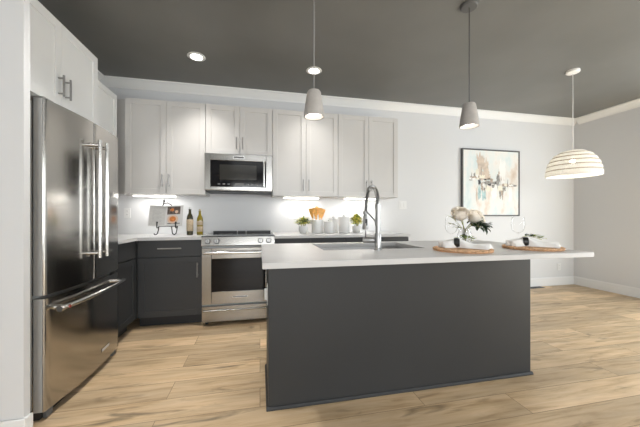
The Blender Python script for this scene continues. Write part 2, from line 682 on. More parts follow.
# ------------------------------------------------------------------ cabinets
def shaker(b, x0, x1, z0, z1, t=0.02, s=0.058, rec=0.009):
    """shaker front in local coordinates, back at y=0, face at y=-t"""
    bv = 0.0018
    b.box(x0, x0 + s, -t, 0, z0, z1, bv)
    b.box(x1 - s, x1, -t, 0, z0, z1, bv)
    b.box(x0 + s, x1 - s, -t, 0, z0, z0 + s, bv)
    b.box(x0 + s, x1 - s, -t, 0, z1 - s, z1, bv)
    b.box(x0 + s - 0.002, x1 - s + 0.002, -t + rec, -0.002, z0 + s - 0.002, z1 - s + 0.002)


def flat_front(b, x0, x1, z0, z1, t=0.02):
    b.box(x0, x1, -t, 0, z0, z1, 0.002)


def pull(parent, x, z, L, vertical, y=-0.02, m='nickel', r=0.0065, out=0.032):
    b = B()
    yy = y - out
    if vertical:
        b.cyl((x, yy, z - L / 2), (x, yy, z + L / 2), r, seg=12)
        for k in (-1, 1):
            b.cyl((x, y, z + k * L * 0.36), (x, yy, z + k * L * 0.36), r * 0.8, seg=10)
    else:
        b.cyl((x - L / 2, yy, z), (x + L / 2, yy, z), r, seg=12)
        for k in (-1, 1):
            b.cyl((x + k * L * 0.36, y, z), (x + k * L * 0.36, yy, z), r * 0.8, seg=10)
    o = b.build('handle', m, parent)
    return o


def cabinet(name, label, loc, rz, w, h, depth, m, doors=(), drawers=(), toe=False, group=None, handle_len=0.14):
    """front plane at local y=0, box runs to y=depth; doors: (x0,x1,z0,z1,handle_x,handle_z)"""
    t = thing(name, label, 'cabinet', loc, rz, group)
    b = B()
    z0 = 0.105 if toe else 0
    if toe:
        p = 0.018
        b.box(0, p, 0, depth, z0, h)
        b.box(w - p, w, 0, depth, z0, h)
        b.box(p, w - p, 0, depth, z0, z0 + p)
        b.box(p, w - p, depth - p, depth, z0 + p, h)
        b.box(p, w - p, 0, 0.02, h - 0.04, h)
        b.box(p, w - p, 0.001, 0.016, z0 + p, h - 0.04)
    else:
        b.box(0, w, 0, depth, 0, h, 0.0015)
    b.build('body', m, t)
    if toe:
        b = B(); b.box(0, w, 0.06, 0.078, 0.0, 0.105); b.build('toe_kick', 'toe', t)
    for d in doors:
        b = B(); shaker(b, *d[:4]); o = b.build('door', m, t)
        if d[4] is not None:
            pull(o, d[4], d[5], handle_len, True)
    for d in drawers:
        b = B()
        flat_front(b, *d[:4])
        o = b.build('drawer', m, t)
        if d[4] is not None:
            pull(o, d[4], d[5], d[6], False)
    return t


g = 0.0015
# uppers on the back wall
ZU, HU = 1.372, 1.036
YU = 3.45
def two_doors(w, h, hz, zlow=0.0):
    c = w / 2
    return [(g, c - g, zlow + g, h - g, c - 0.034, hz), (c + g, w - g, zlow + g, h - g, c + 0.034, hz)]


G1 = 'pale wall cabinets along the back wall'
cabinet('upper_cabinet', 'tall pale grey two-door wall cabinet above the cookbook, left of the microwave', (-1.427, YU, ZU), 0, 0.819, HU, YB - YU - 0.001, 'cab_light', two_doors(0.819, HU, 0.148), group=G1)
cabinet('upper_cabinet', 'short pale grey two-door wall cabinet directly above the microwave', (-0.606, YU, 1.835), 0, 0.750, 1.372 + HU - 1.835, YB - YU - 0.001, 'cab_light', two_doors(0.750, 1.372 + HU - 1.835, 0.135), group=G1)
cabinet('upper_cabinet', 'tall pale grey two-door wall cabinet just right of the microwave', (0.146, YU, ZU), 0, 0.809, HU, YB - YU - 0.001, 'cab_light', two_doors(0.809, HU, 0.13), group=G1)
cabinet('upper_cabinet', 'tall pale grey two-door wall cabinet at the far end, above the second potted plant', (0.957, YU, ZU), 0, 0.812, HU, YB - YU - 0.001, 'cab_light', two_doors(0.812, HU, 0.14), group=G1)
# uppers on the left wall
cabinet('refrigerator_cabinet', 'deep pale two-door cabinet above the steel refrigerator', (-1.314, 1.78, 1.845), PI / 2, 0.862, 0.565, 0.504, 'cab_lit', two_doors(0.862, 0.565, 0.135))
cabinet('corner_cabinet', 'shallow pale wall cabinet in the corner behind the refrigerator cabinet', (-1.508, 2.664, ZU), PI / 2, 0.746, HU, 0.31, 'cab_lit',
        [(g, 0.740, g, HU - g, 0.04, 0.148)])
b = B(); b.box(-1.486, -1.429, YU + 0.03, YU + 0.05, ZU, ZU + HU); b.box(-1.80, -1.429, YU + 0.05, YB - 0.002, ZU, ZU + HU)
tag(b.build('filler_panel', 'cab_light', loc=(-1.458, YU + 0.04, ZU)), 'narrow recessed pale filler strip in the corner between wall cabinets', 'panel')

# base cabinets
YBASE = 3.16
HB = 0.882
cabinet('base_cabinet', 'charcoal base cabinet with drawer and door, left of the range below the bottles', (-1.202, YBASE, 0), 0, 0.615, HB, YB - YBASE - 0.002, 'cab_dark',
        [(0.012, 0.613, 0.108, 0.706, 0.572, 0.575)], [(0.012, 0.613, 0.714, 0.876, 0.31, 0.80, 0.22)], toe=True, handle_len=0.15)
cabinet('base_cabinet', 'charcoal base cabinet on the left wall between refrigerator and corner', (-1.224, 2.672, 0), PI / 2, 0.46, HB, 0.594, 'cab_dark',
        [(0.002, 0.455, 0.108, 0.706, None, 0)], [(0.002, 0.455, 0.714, 0.876, None, 0, 0)], toe=True, handle_len=0.15)
b = B(); b.box(-1.220, -1.204, 3.133, 3.16, 0.105, HB)
tag(b.build('corner_post', 'cab_dark', loc=(-1.212, 3.146, 0.105)), 'narrow charcoal corner post where the two dark base cabinets meet', 'panel')
for x0, lab in ((0.159, 'charcoal base cabinet right of the range, below the first potted plant and crock'), (0.961, 'charcoal base cabinet at the far right end, below the second potted plant')):
    w = 0.799
    cabinet('base_cabinet', lab, (x0, YBASE, 0), 0, w, HB, YB - YBASE - 0.002, 'cab_dark',
            [(g, w / 2 - g, 0.108, 0.706, w / 2 - 0.04, 0.6), (w / 2 + g, w - g, 0.108, 0.706, w / 2 + 0.04, 0.6)],
            [(g, w / 2 - g, 0.714, 0.876, w / 4, 0.80, 0.15), (w / 2 + g, w - g, 0.714, 0.876, w * 0.75, 0.80, 0.15)], toe=True)

# worktops
Z0, Z1 = 0.8835, 0.914
b = B()
b.prism([(XL + 0.002, 2.665), (-1.183, 2.665), (-1.183, 3.115), (-0.586, 3.115), (-0.586, YB - 0.002), (XL + 0.002, YB - 0.002)], Z0, Z1)
bmesh.ops.bevel(b.bm, geom=b.bm.edges[:], offset=0.003, segments=2, affect='EDGES')
tag(b.build('countertop', 'quartz', loc=(-1.2, 3.4, Z0)), 'white corner worktop holding the cookbook easel and the bottles', 'countertop')
b = B(); b.box(0.1555, 1.777, 3.115, YB - 0.002, Z0, Z1, 0.003)
tag(b.build('countertop', 'quartz', loc=(0.97, 3.4, Z0)), 'white worktop right of the range holding canisters and plants', 'countertop')

# ------------------------------------------------------------------ refrigerator (front faces +x)
FW = 0.832
fr = thing('refrigerator', 'tall stainless steel french door refrigerator with bottom freezer, left of picture', 'refrigerator', (-1.215, 1.828, 0), PI / 2)
b = B(); b.box(0.004, FW - 0.004, 0.0, 0.59, 0.06, 1.752, 0.004); b.build('case', 'steel_side', fr)


def bow(x):
    return -0.062 - 0.032 * (1 - ((x - FW / 2) / (FW / 2)) ** 2)


def bowed(x0, x1, z0, z1, n=18):
    pts = [(x0 + 0.004, -0.004), (x1 - 0.004, -0.004)]
    r = 0.009
    xs = [x1 - (x1 - x0) * k / n for k in range(n + 1)]
    for i, x in enumerate(xs):
        y = bow(x)
        if i == 0:
            pts += [(x, -0.012), (x, y + r), (x - r * 0.3, y + r * 0.3), (x - r, bow(x - r))]
        elif i == n:
            pts += [(x + r, bow(x + r)), (x + r * 0.3, y + r * 0.3), (x, y + r), (x, -0.012)]
        else:
            pts.append((x, y))
    bb = B(); bb.prism(pts, z0, z1, smooth=True)
    for f in bb.bm.faces:       # painted door edges
        f.normal_update()
        if abs(f.normal.x) > 0.95 or f.normal.y > 0.9:
            f.material_index = 1
    return bb


for x0, x1, hx in ((0.0, FW / 2 - 0.002, FW / 2 - 0.045), (FW / 2 + 0.002, FW, FW / 2 + 0.045)):
    d = bowed(x0, x1, 0.688, 1.768).build('door', ['steel', 'steel_side'], fr)
    hb = B()
    yb = bow(hx); yh = yb - 0.058
    hb.cyl((hx, yh, 0.842), (hx, yh, 1.64), 0.0125, seg=20)
    for z in (0.875, 1.605):
        hb.tube([(hx, yb + 0.004, z), (hx, yh + 0.01, z), (hx, yh, z)], [0.012, 0.010, 0.010], 12)
    hb.build('handle', 'chrome', d)
d = bowed(0.0, FW, 0.052, 0.668).build('freezer_drawer', ['steel', 'steel_side'], fr)
hb = B()
pts = []
for k in range(25):
    x = 0.045 + (FW - 0.09) * k / 24
    pts.append((x, bow(x) - 0.054, 0.604))
hb.tube(pts, 0.0125, 16)
for x in (0.075, FW - 0.075):
    hb.tube([(x, bow(x) + 0.004, 0.604), (x, bow(x) - 0.054, 0.604)], [0.014, 0.0115], 12)
h = hb.build('handle', 'chrome', d)
hb = B()
xx = 0.045
hb.cyl((xx - 0.002, bow(xx) - 0.054, 0.604), (xx - 0.022, bow(xx) - 0.052, 0.604), 0.0165, 0.016, 20)
hb.cyl((0.075, bow(0.075) - 0.064, 0.604), (0.075, bow(0.075) - 0.0695, 0.604), 0.0125, seg=20)
h2 = hb.build('handle_cap', 'chrome', d)
hb = B(); hb.cyl((0.075, bow(0.075) - 0.0696, 0.604), (0.075, bow(0.075) - 0.0715, 0.604), 0.0085, seg=20)
o = hb.build('medallion', 'red', d); o['label'] = 'red round medallion on the freezer handle'
hb = B()
x0, x1 = 0.512, 0.632
for i in range(8):
    xa, xb = x0 + (x1 - x0) * i / 8, x0 + (x1 - x0) * (i + 1) / 8
    for (za, zb) in ((0.134, 0.138), (0.158, 0.162)):
        hb.poly([(xa, bow(xa) - 0.0022, za), (xb, bow(xb) - 0.0022, za), (xb, bow(xb) - 0.0022, zb), (xa, bow(xa) - 0.0022, zb)])
    hb.poly([(xa, bow(xa) - 0.0015, 0.138), (xb, bow(xb) - 0.0015, 0.138), (xb, bow(xb) - 0.0015, 0.158), (xa, bow(xa) - 0.0015, 0.158)], 1)
for xa in (x0, x1 - 0.004):
    hb.box(xa, xa + 0.004, bow(xa) - 0.003, bow(xa) + 0.002, 0.134, 0.162)
hb.build('badge', ['chrome', 'steel_side'], d)
for x0 in (0.02, FW - 0.10):
    b = B(); b.box(x0, x0 + 0.08, -0.05, 0.06, 1.7695, 1.785, 0.006); b.build('hinge_cover', 'nickel', fr)
b = B(); b.box(0.01, FW - 0.01, -0.035, 0.02, 0.004, 0.05, 0.003); b.build('grille', 'toe', fr)
for x0 in (0.03, FW - 0.08):
    b = B(); b.box(x0, x0 + 0.05, -0.055, -0.036, 0.001, 0.045, 0.003); b.build('foot', 'slot', fr)

# ------------------------------------------------------------------ range
RX0, RX1 = -0.583, 0.152
RW = RX1 - RX0
rg = thing('range_oven', 'stainless steel slide-in range between the dark base cabinets', 'oven', (RX0, 3.10, 0))
b = B(); b.box(0.002, RW - 0.002, 0.0, 0.652, 0.035, 0.905, 0.002); b.build('body', 'steel_side', rg)
b = B(); b.box(-0.001, RW + 0.001, -0.02, 0.648, 0.9065, 0.922, 0.003); b.build('cooktop', 'blackglass', rg)
b = B()
for x0, x1 in ((0.02, 0.30), (0.312, 0.405), (0.417, RW - 0.02)):
    b.box(x0, x1, 0.585, 0.640, 0.9225, 0.945, 0.004)
b.build('rear_vent', 'black', rg)
b = B()
for cx, cy, r in ((0.19, 0.16, 0.10), (0.19, 0.42, 0.075), (0.57, 0.16, 0.09), (0.57, 0.42, 0.075), (0.38, 0.30, 0.06)):
    b.lathe([(r, 0.9222), (r, 0.9226), (r - 0.004, 0.9226), (r - 0.004, 0.9222)], (cx, cy, 0), 32, close=True)
b.build('burner_ring', 'slot', rg)
b = B()
b.prism([(0.0, 0.818), (-0.028, 0.818), (-0.034, 0.826), (-0.020, 0.912), (-0.010, 0.919), (0.0, 0.919)], 0, RW, axis='x')
b.build('control_panel', 'steel_h', rg)
for kx in (0.062, 0.148, 0.587, 0.673):
    b = B()
    c = Vector((kx, -0.026, 0.868)); n = Vector((0, -1, 0.155)).normalized()
    b.cyl(c, c + n * 0.006, 0.028, 0.028, 24, 1)
    b.cyl(c + n * 0.006, c + n * 0.032, 0.021, 0.0185, 24)
    b.box(kx - 0.003, kx + 0.003, c.y - 0.038, c.y - 0.030, 0.858, 0.888, 0.001, 1)
    b.build('knob', ['nickel', 'slot'], rg)
b = B()
W0, W1, WZ0, WZ1 = 0.098, RW - 0.098, 0.352, 0.690
z0, z1 = 0.222, 0.800
b.box(0.004, W0, -0.038, -0.002, z0, z1, 0.003)
b.box(W1, RW - 0.004, -0.038, -0.002, z0, z1, 0.003)
b.box(W0, W1, -0.038, -0.002, z0, WZ0, 0.003)
b.box(W0, W1, -0.038, -0.002, WZ1, z1, 0.003)
dr = b.build('oven_door', 'steel_h', rg)
b = B(); b.box(W0 - 0.002, W1 + 0.002, -0.031, -0.006, WZ0 - 0.002, WZ1 + 0.002); b.build('window', 'blackglass', dr)
b = B()
b.cyl((0.035, -0.088, 0.755), (RW - 0.035, -0.088, 0.755), 0.0135, seg=18)
for x in (0.06, RW - 0.06):
    b.box(x - 0.014, x + 0.014, -0.088, -0.037, 0.744, 0.766, 0.005)
b.build('handle', 'chrome', dr)
b = B(); b.box(0.30, 0.46, -0.0405, -0.0375, 0.282, 0.302, 0.001); b.box(0.305, 0.455, -0.0412, -0.0404, 0.287, 0.297, 0, 1); b.build('badge', ['chrome', 'slot'], dr)
b = B(); b.box(0.004, RW - 0.004, -0.036, -0.002, 0.045, 0.205, 0.004)
wd = b.build('storage_drawer', 'steel_h', rg)
b = B()
b.prism([(-0.036, 0.150), (-0.050, 0.152), (-0.052, 0.160), (-0.046, 0.168), (-0.036, 0.170)], 0.02, RW - 0.02, axis='x')
b.build('handle', 'steel_h', wd)
for x in (0.04, RW - 0.04):
    for y in (0.05, 0.6):
        b = B(); b.cyl((x, y, 0.0), (x, y, 0.036), 0.015, seg=12); b.build('foot', 'black', rg)

# ------------------------------------------------------------------ microwave
MX0, MX1 = -0.604, 0.142
MW = MX1 - MX0
MZ0, MZ1 = 1.405, 1.8335
mw = thing('microwave', 'stainless steel over-range microwave with dark glass door', 'microwave', (MX0, 3.385, MZ0))
MH = MZ1 - MZ0
b = B(); b.box(0, MW, 0.0, 0.372, 0.012, MH, 0.003); b.build('case', 'steel_h', mw)
b = B(); b.box(0.004, MW - 0.004, -0.006, 0.33, 0, 0.0115, 0.003); b.build('vent_grille', 'black', mw)
b = B()
d0, d1 = 0.055, 0.352
b.box(0, 0.062, -0.032, -0.002, 0.018, MH, 0.004)
b.box(MW - 0.074, MW, -0.032, -0.002, 0.018, MH, 0.004)
b.box(0.062, MW - 0.074, -0.032, -0.002, 0.018, d0, 0.003)
b.box(0.062, MW - 0.074, -0.032, -0.002, d1, MH, 0.003)
md = b.build('door', 'steel_h', mw)
b = B(); b.box(0.060, MW - 0.072, -0.0285, -0.006, d0 - 0.002, d1 + 0.002); b.build('window', 'blackglass', md)
b = B(); b.box(0.16, 0.565, -0.0302, -0.0287, 0.135, 0.305, 0.0005); b.build('mesh_screen', 'smokeglass', md)
for k in (0, 1, 2, 6, 7, 8):
    x = 0.14 + k * 0.052
    b = B(); b.box(x, x + 0.026, -0.0298, -0.0284, 0.078, 0.092); b.build('button', 'slot', md)
b = B(); b.box(0.325, 0.42, -0.0302, -0.0284, 0.074, 0.098); b.build('display', 'slot', md)
b = B()
hx = MW - 0.098
b.cyl((hx, -0.072, 0.06), (hx, -0.072, 0.352), 0.0115, seg=18)
for z in (0.085, 0.327):
    b.cyl((hx, -0.028, z), (hx, -0.072, z), 0.008, seg=12)
b.build('handle', 'chrome', md)
b = B(); b.box(0.305, 0.432, -0.0352, -0.031, 0.372, 0.408, 0.001); b.box(0.313, 0.424, -0.036, -0.035, 0.380, 0.400, 0, 1); b.build('badge', ['chrome', 'slot'], md)

# ------------------------------------------------------------------ island
IX0, IX1, IY0, IY1 = 0.048, 1.885, 1.669, 2.165
isl = thing('island_cabinet', 'long charcoal kitchen island cabinet under the grey worktop', 'kitchen island', (IX0, IY0, 0))
IW, ID = IX1 - IX0, IY1 - IY0
HI = 0.885
b = B()
b.box(0, IW, 0, 0.018, 0, HI, 0.0015)
b.build('back_panel', 'island', isl)
for x0 in (0.0, IW - 0.018):
    b = B(); b.box(x0, x0 + 0.018, 0.0205, ID, 0, HI, 0.0015); b.build('side_panel', 'island', isl)
b = B()
b.box(0.02, IW - 0.02, 0.0205, ID - 0.02, 0.105, 0.123)
b.box(0.02, IW - 0.02, ID - 0.038, ID - 0.02, 0.60, HI)
for x in (0.30, 1.07):
    b.box(x, x + 0.018, 0.0205, ID - 0.04, 0.124, HI)
b.build('body', 'island', isl)
b = B(); b.box(0.02, IW - 0.02, ID - 0.09, ID - 0.07, 0, 0.104); b.build('toe_kick', 'toe', isl)
for x0, x1 in ((0.02, 0.30), (0.304, 0.685), (0.689, 1.07), (1.074, 1.44), (1.444, IW - 0.02)):
    b = B(); b.M = Matrix.Translation((0, ID - 0.019, 0)) @ Matrix.Rotation(PI, 4, 'Z')
    shaker(b, -x1, -x0, 0.108, HI - 0.008)
    o = b.build('door', 'island', isl)
    hb = B(); xm = x1 - 0.04
    hb.cyl((xm, ID + 0.034, 0.66), (xm, ID + 0.034, 0.80), 0.0055, seg=10)
    for z in (0.68, 0.78):
        hb.cyl((xm, ID + 0.001, z), (xm, ID + 0.034, z), 0.0045, seg=8)
    hb.build('handle', 'nickel', o)
b = B()
prof = [(0, 0), (-0.012, 0), (-0.012, 0.008), (-0.006, 0.017), (0, 0.019)]
b.prism([(a - 0.0005, z) for a, z in prof], -0.012, IW + 0.012, axis='x')
b.prism([(a - 0.0005, z) for a, z in prof], 0.0, ID, axis='y')
b.prism([(IW - a + 0.0005, z) for a, z in prof], 0.0, ID, axis='y')
b.build('shoe_moulding', 'island', isl)

# island worktop with the sink cut-out
CX0, CX1, CY0, CY1 = 0.010, 1.900, 1.283, 2.200
SX0, SX1, SY0, SY1 = 0.385, 1.068, 1.700, 2.110
CZ0, CZ1 = 0.886, 0.914
b = B()
t = bmesh.new()
def ring(z, x0, x1, y0, y1):
    return [t.verts.new((x0, y0, z)), t.verts.new((x1, y0, z)), t.verts.new((x1, y1, z)), t.verts.new((x0, y1, z))]
ot, ob = ring(CZ1, CX0, CX1, CY0, CY1), ring(CZ0, CX0, CX1, CY0, CY1)
it, ib = ring(CZ1, SX0, SX1, SY0, SY1), ring(CZ0, SX0, SX1, SY0, SY1)
for k in range(4):
    j = (k + 1) % 4
    t.faces.new((ot[k], ot[j], it[j], it[k]))
    t.faces.new((ob[j], ob[k], ib[k], ib[j]))
    t.faces.new((ot[j], ot[k], ob[k], ob[j]))
    t.faces.new((it[k], it[j], ib[j], ib[k]))
bmesh.ops.recalc_face_normals(t, faces=t.faces[:])
bmesh.ops.bevel(t, geom=[e for e in t.edges if e.calc_face_angle() > 1], offset=0.0025, segments=2, affect='EDGES')
b._merge(t, 0)
tag(b.build('island_countertop', 'quartz_grey', loc=(0.955, 1.74, CZ0)), 'pale grey quartz island worktop with overhang and sink cut-out', 'countertop')

# sink
sk = thing('sink', 'undermount stainless steel sink set in the island worktop', 'sink', ((SX0 + SX1) / 2, (SY0 + SY1) / 2, 0.665))
b = B()
hw, hd, dp = (SX1 - SX0) / 2, (SY1 - SY0) / 2, 0.2195
t = bmesh.new()
def rr(z, a, c):
    return [t.verts.new((sx * a, sy * c, z)) for sx, sy in ((-1, -1), (1, -1), (1, 1), (-1, 1))]
R = [rr(0.2195, hw + 0.012, hd + 0.012), rr(0.2195, hw - 0.004, hd - 0.004), rr(0.012, hw - 0.012, hd - 0.012), rr(0.006, 0.05, 0.05)]
Q = [rr(0.2175, hw + 0.012, hd + 0.012), rr(0.2175, hw + 0.000, hd + 0.000), rr(0.004, hw - 0.008, hd - 0.008), rr(0.0, 0.05, 0.05)]
for S in (R, Q):
    for a, c in zip(S[:-1], S[1:]):
        for k in range(4):
            j = (k + 1) % 4
            t.faces.new((a[k], a[j], c[j], c[k]))
    t.faces.new(S[-1])
for k in range(4):
    j = (k + 1) % 4
    t.faces.new((R[0][k], R[0][j], Q[0][j], Q[0][k]))
bmesh.ops.recalc_face_normals(t, faces=t.faces[:])
b._merge(t, 0)
b.build('basin', 'sink', sk)
b = B(); b.lathe([(0, 0.013), (0.02, 0.011), (0.03, 0.015), (0.042, 0.015), (0.045, 0.008), (0.0, 0.008)], (0, 0.05, 0), 24); b.build('drain', 'chrome', sk)

# faucet
fx, fy = 0.718, 1.655
fc = thing('faucet', 'tall steel spring-neck kitchen faucet standing in front of the island sink', 'faucet', (fx, fy, 0.9142))
b = B()
b.lathe([(0, 0), (0.027, 0), (0.027, 0.006), (0.0205, 0.010), (0.0205, 0.098), (0.018, 0.104), (0.0, 0.104)], seg=24)
b.build('base', 'faucet', fc)
b = B(); b.cyl((0, 0, 0.103), (0, 0, 0.265), 0.0155, seg=16)
b.lathe([(0.0, 0.255), (0.018, 0.255), (0.018, 0.285), (0.0, 0.285)], seg=20)
b.build('pole', 'faucet', fc)
path = []
for k in range(41):
    a = PI * k / 40
    path.append(Vector((0, 0.100 - 0.100 * math.cos(a), 0.285 + 0.118 * math.sin(a))))
for k in range(1, 8):
    path.append(Vector((0, 0.200 + 0.002 * k, 0.285 - 0.010 * k)))
b = B(); b.tube(path, 0.0075, 10); b.build('hose', 'slot', fc)
# spring coil round the hose
coil = []
tot = 0
acc = [0]
for p, q in zip(path[:-1], path[1:]):
    tot += (q - p).length
    acc.append(tot)
turns, per = 46, 9
for k in range(turns * per + 1):
    s = tot * k / (turns * per)
    i = max(j for j in range(len(acc)) if acc[j] <= s + 1e-9)
    i = min(i, len(path) - 2)
    u = (s - acc[i]) / (acc[i + 1] - acc[i])
    p = path[i].lerp(path[i + 1], u)
    d = (path[i + 1] - path[i]).normalized()
    n1 = Vector((1, 0, 0)); n2 = d.cross(n1)
    a = 2 * PI * k / per
    coil.append(p + (n1 * math.cos(a) + n2 * math.sin(a)) * 0.0115)
b = B(); b.tube(coil, 0.0026, 5); b.build('spring', 'faucet', fc)
b = B()
b.M = Matrix.Translation((0, 0.214, 0.215))
b.lathe([(0, 0), (0.0132, 0), (0.0175, -0.012), (0.0185, -0.05), (0.022, -0.085), (0.020, -0.098), (0.0, -0.098)], seg=20)
b.build('spray_head', 'faucet', fc)
b = B(); b.M = Matrix.Translation((0, 0.214, 0.17)); b.box(-0.007, 0.007, -0.0225, -0.015, -0.025, 0.02, 0.002); b.build('spray_button', 'black', fc)
b = B()
b.tube([(0, 0.008, 0.165), (0, 0.10, 0.204), (0, 0.195, 0.241)], 0.005, 10)
b.lathe([(0.013, 0.0), (0.0185, 0.0), (0.0185, 0.022), (0.013, 0.022)], (0, 0.2105, 0.222), 20, close=True)
b.lathe([(0.0130, 0.15), (0.018, 0.15), (0.018, 0.178), (0.0130, 0.178)], seg=20, close=True)
b.build('docking_arm', 'faucet', fc)
b = B(); b.cyl((-0.02, 0.005, 0.060), (-0.085, 0.03, 0.060), 0.0175, seg=18)
b.cyl((-0.085, 0.03, 0.06), (-0.088, 0.031, 0.06), 0.0175, 0.014, seg=18)
v = b.build('valve', 'faucet', fc)
b = B(); b.cyl((-0.072, 0.025, 0.076), (-0.072, 0.025, 0.165), 0.0045, seg=10); b.build('lever', 'faucet', v)

# outlet with a plug-in on the island's left end
ou = thing('island_outlet', 'small white outlet on the left end of the dark island', 'outlet', (IX0 - 0.001, 1.775, 0.645))
b = B(); b.box(-0.005, 0, -0.036, 0.036, -0.058, 0.058, 0.0015); b.build('plate', 'plate', ou)
b = B(); b.box(-0.020, -0.005, -0.03, 0.03, -0.03, 0.03, 0.005); b.build('cover', 'plate', ou)

# ------------------------------------------------------------------ lamps
def pendant(x, y, zb, label, cord):
    t = thing('pendant_lamp', label, 'pendant lamp', (x, y, ZC), 0, 'small concrete pendants over the island')
    z = zb - ZC
    b = B(); b.lathe([(0, -0.0005), (0.062, -0.0005), (0.062, -0.018), (0.055, -0.024), (0.0, -0.024)], seg=32)
    b.build('canopy', 'frame', t)
    b = B(); b.cyl((0, 0, -0.024), (0, 0, z + 0.178), 0.0032, seg=8); b.build('cord', cord, t)
    b = B()
    b.lathe([(0.0, z + 0.180), (0.026, z + 0.180), (0.040, z + 0.176), (0.047, z + 0.164), (0.054, z + 0.118), (0.063, z + 0.062), (0.068, z + 0.018), (0.069, z + 0.002), (0.066, z),
             (0.062, z + 0.002), (0.060, z + 0.02), (0.052, z + 0.06), (0.041, z + 0.115), (0.034, z + 0.158), (0.0, z + 0.165)], seg=36)
    b.build('shade', 'concrete', t)
    b = B(); b.lathe([(0.0, z + 0.028), (0.0575, z + 0.028), (0.0575, z + 0.033), (0.0, z + 0.033)], seg=28); b.build('diffuser', 'diffuser', t)
    l = bpy.data.lights.new('pendant_glow', 'SPOT')
    l.energy = 11; l.color = (1, 0.94, 0.86); l.shadow_soft_size = 0.05; l.spot_size = 1.8; l.spot_blend = 0.6
    lo = bpy.data.objects.new('pendant_glow', l); lo.location = (0, 0, z + 0.02); lo.parent = t; COL.objects.link(lo)
    return t


pendant(0.356, 1.88, 1.79, 'small concrete pendant lamp on a grey cord over the sink end of the island', 'cord_grey')
pendant(1.56, 1.883, 1.805, 'small concrete pendant lamp with dark canopy over the place settings', 'cord_dark')

# woven dome pendant
dx, dy = 3.385, 2.495
dm = thing('dome_pendant', 'cream woven dome pendant lamp hanging from a white cord near the painting', 'pendant lamp', (dx, dy, ZC))
DZ = 1.575 - ZC
DR, DH = 0.238, 0.275
b = B(); b.lathe([(0, -0.0005), (0.062, -0.0005), (0.062, -0.02), (0.054, -0.026), (0.0, -0.026)], seg=32); b.build('canopy', 'white', dm)
b = B(); b.cyl((0, 0, -0.026), (0, 0, DZ + DH + 0.01), 0.004, seg=8); b.build('cord', 'white', dm)


def dome(th):
    return DR * math.cos(th) ** 0.78, DZ + DH * math.sin(th)


b = B()
NB = 6
edges = [0.0, 0.20, 0.40, 0.60, 0.82, 1.08, 1.46]
for i in range(NB):
    t0, t1 = edges[i], edges[i + 1]
    n = int(92 * math.cos(t0) + 14)
    for k in range(n):
        a0 = 2 * PI * (k + 0.06 + random.uniform(-.04, .04)) / n
        a1 = a0 + 2 * PI * 0.86 / n
        rows = []
        for u, off in ((0.03, -0.004), (0.2, 0.002), (0.45, 0.005), (0.75, 0.003), (0.95, -0.005)):
            th = t0 + (t1 - t0) * u
            r, z = dome(th)
            r += off; z += off * math.sin(th)
            rows.append(((r * math.cos(a0), r * math.sin(a0), z), ((r + .003) * math.cos((a0 + a1) / 2), (r + .003) * math.sin((a0 + a1) / 2), z), (r * math.cos(a1), r * math.sin(a1), z)))
        for p, q in zip(rows[:-1], rows[1:]):
            b.poly([p[0], p[1], q[1], q[0]], smooth=True)
            b.poly([p[1], p[2], q[2], q[1]], smooth=True)
for i, th in enumerate(edges):
    r, z = dome(th)
    r -= 0.002
    b.tube([(r * math.cos(2 * PI * k / 48), r * math.sin(2 * PI * k / 48), z) for k in range(49)], 0.0055 if i else 0.007, 6, 1 if i else 0)
r, z = dome(edges[-1])
b.lathe([(0, z + 0.006), (r, z + 0.002), (r, z - 0.004), (0, z - 0.001)], seg=32)
b.build('shade', ['rope', 'hoop_shade'], dm)
b = B(); b.cyl((0, 0, DZ + DH - 0.002), (0, 0, DZ + 0.20), 0.018, seg=14); b.build('socket', 'white', dm)
b = B(); b.sphere((0, 0, DZ + 0.16), 0.03); b.build('bulb', 'bulb', dm)
l = bpy.data.lights.new('dome_glow', 'POINT'); l.energy = 5; l.color = (1, 0.96, 0.90); l.shadow_soft_size = 0.045
lo = bpy.data.objects.new('dome_glow', l); lo.location = (0, 0, DZ + 0.10); lo.parent = dm; COL.objects.link(lo)

# recessed downlights
for x, y, pw, lab in ((-0.626, 3.056, 95, 'round recessed ceiling light above the range'), (0.583, 3.08, 60, 'round recessed ceiling light behind the sink-end pendant'),
                  (-0.626, 1.80, 100, 'round recessed ceiling light in front of the refrigerator'), (0.583, 0.35, 60, 'round recessed ceiling light over the room side of the island'), (2.35, 0.35, 40, 'round recessed ceiling light right of the island')):
    t = thing('recessed_light', lab, 'ceiling light', (x, y, ZC), 0, 'round recessed ceiling lights')
    b = B(); b.lathe([(0.058, -0.0005), (0.085, -0.0005), (0.087, -0.004), (0.070, -0.010), (0.058, -0.008)], seg=36, close=True); b.build('trim_ring', 'white', t)
    b = B(); b.lathe([(0, -0.0005), (0.057, -0.0005), (0.057, -0.006), (0, -0.006)], seg=32); b.build('lens', 'lens', t)
    l = bpy.data.lights.new('downlight', 'SPOT'); l.energy = pw; l.color = (1, 0.97, 0.93); l.spot_size = 1.7; l.spot_blend = 1.0; l.shadow_soft_size = 0.06
    lo = bpy.data.objects.new('downlight', l); lo.location = (0, 0, -0.02); lo.parent = t; COL.objects.link(lo)

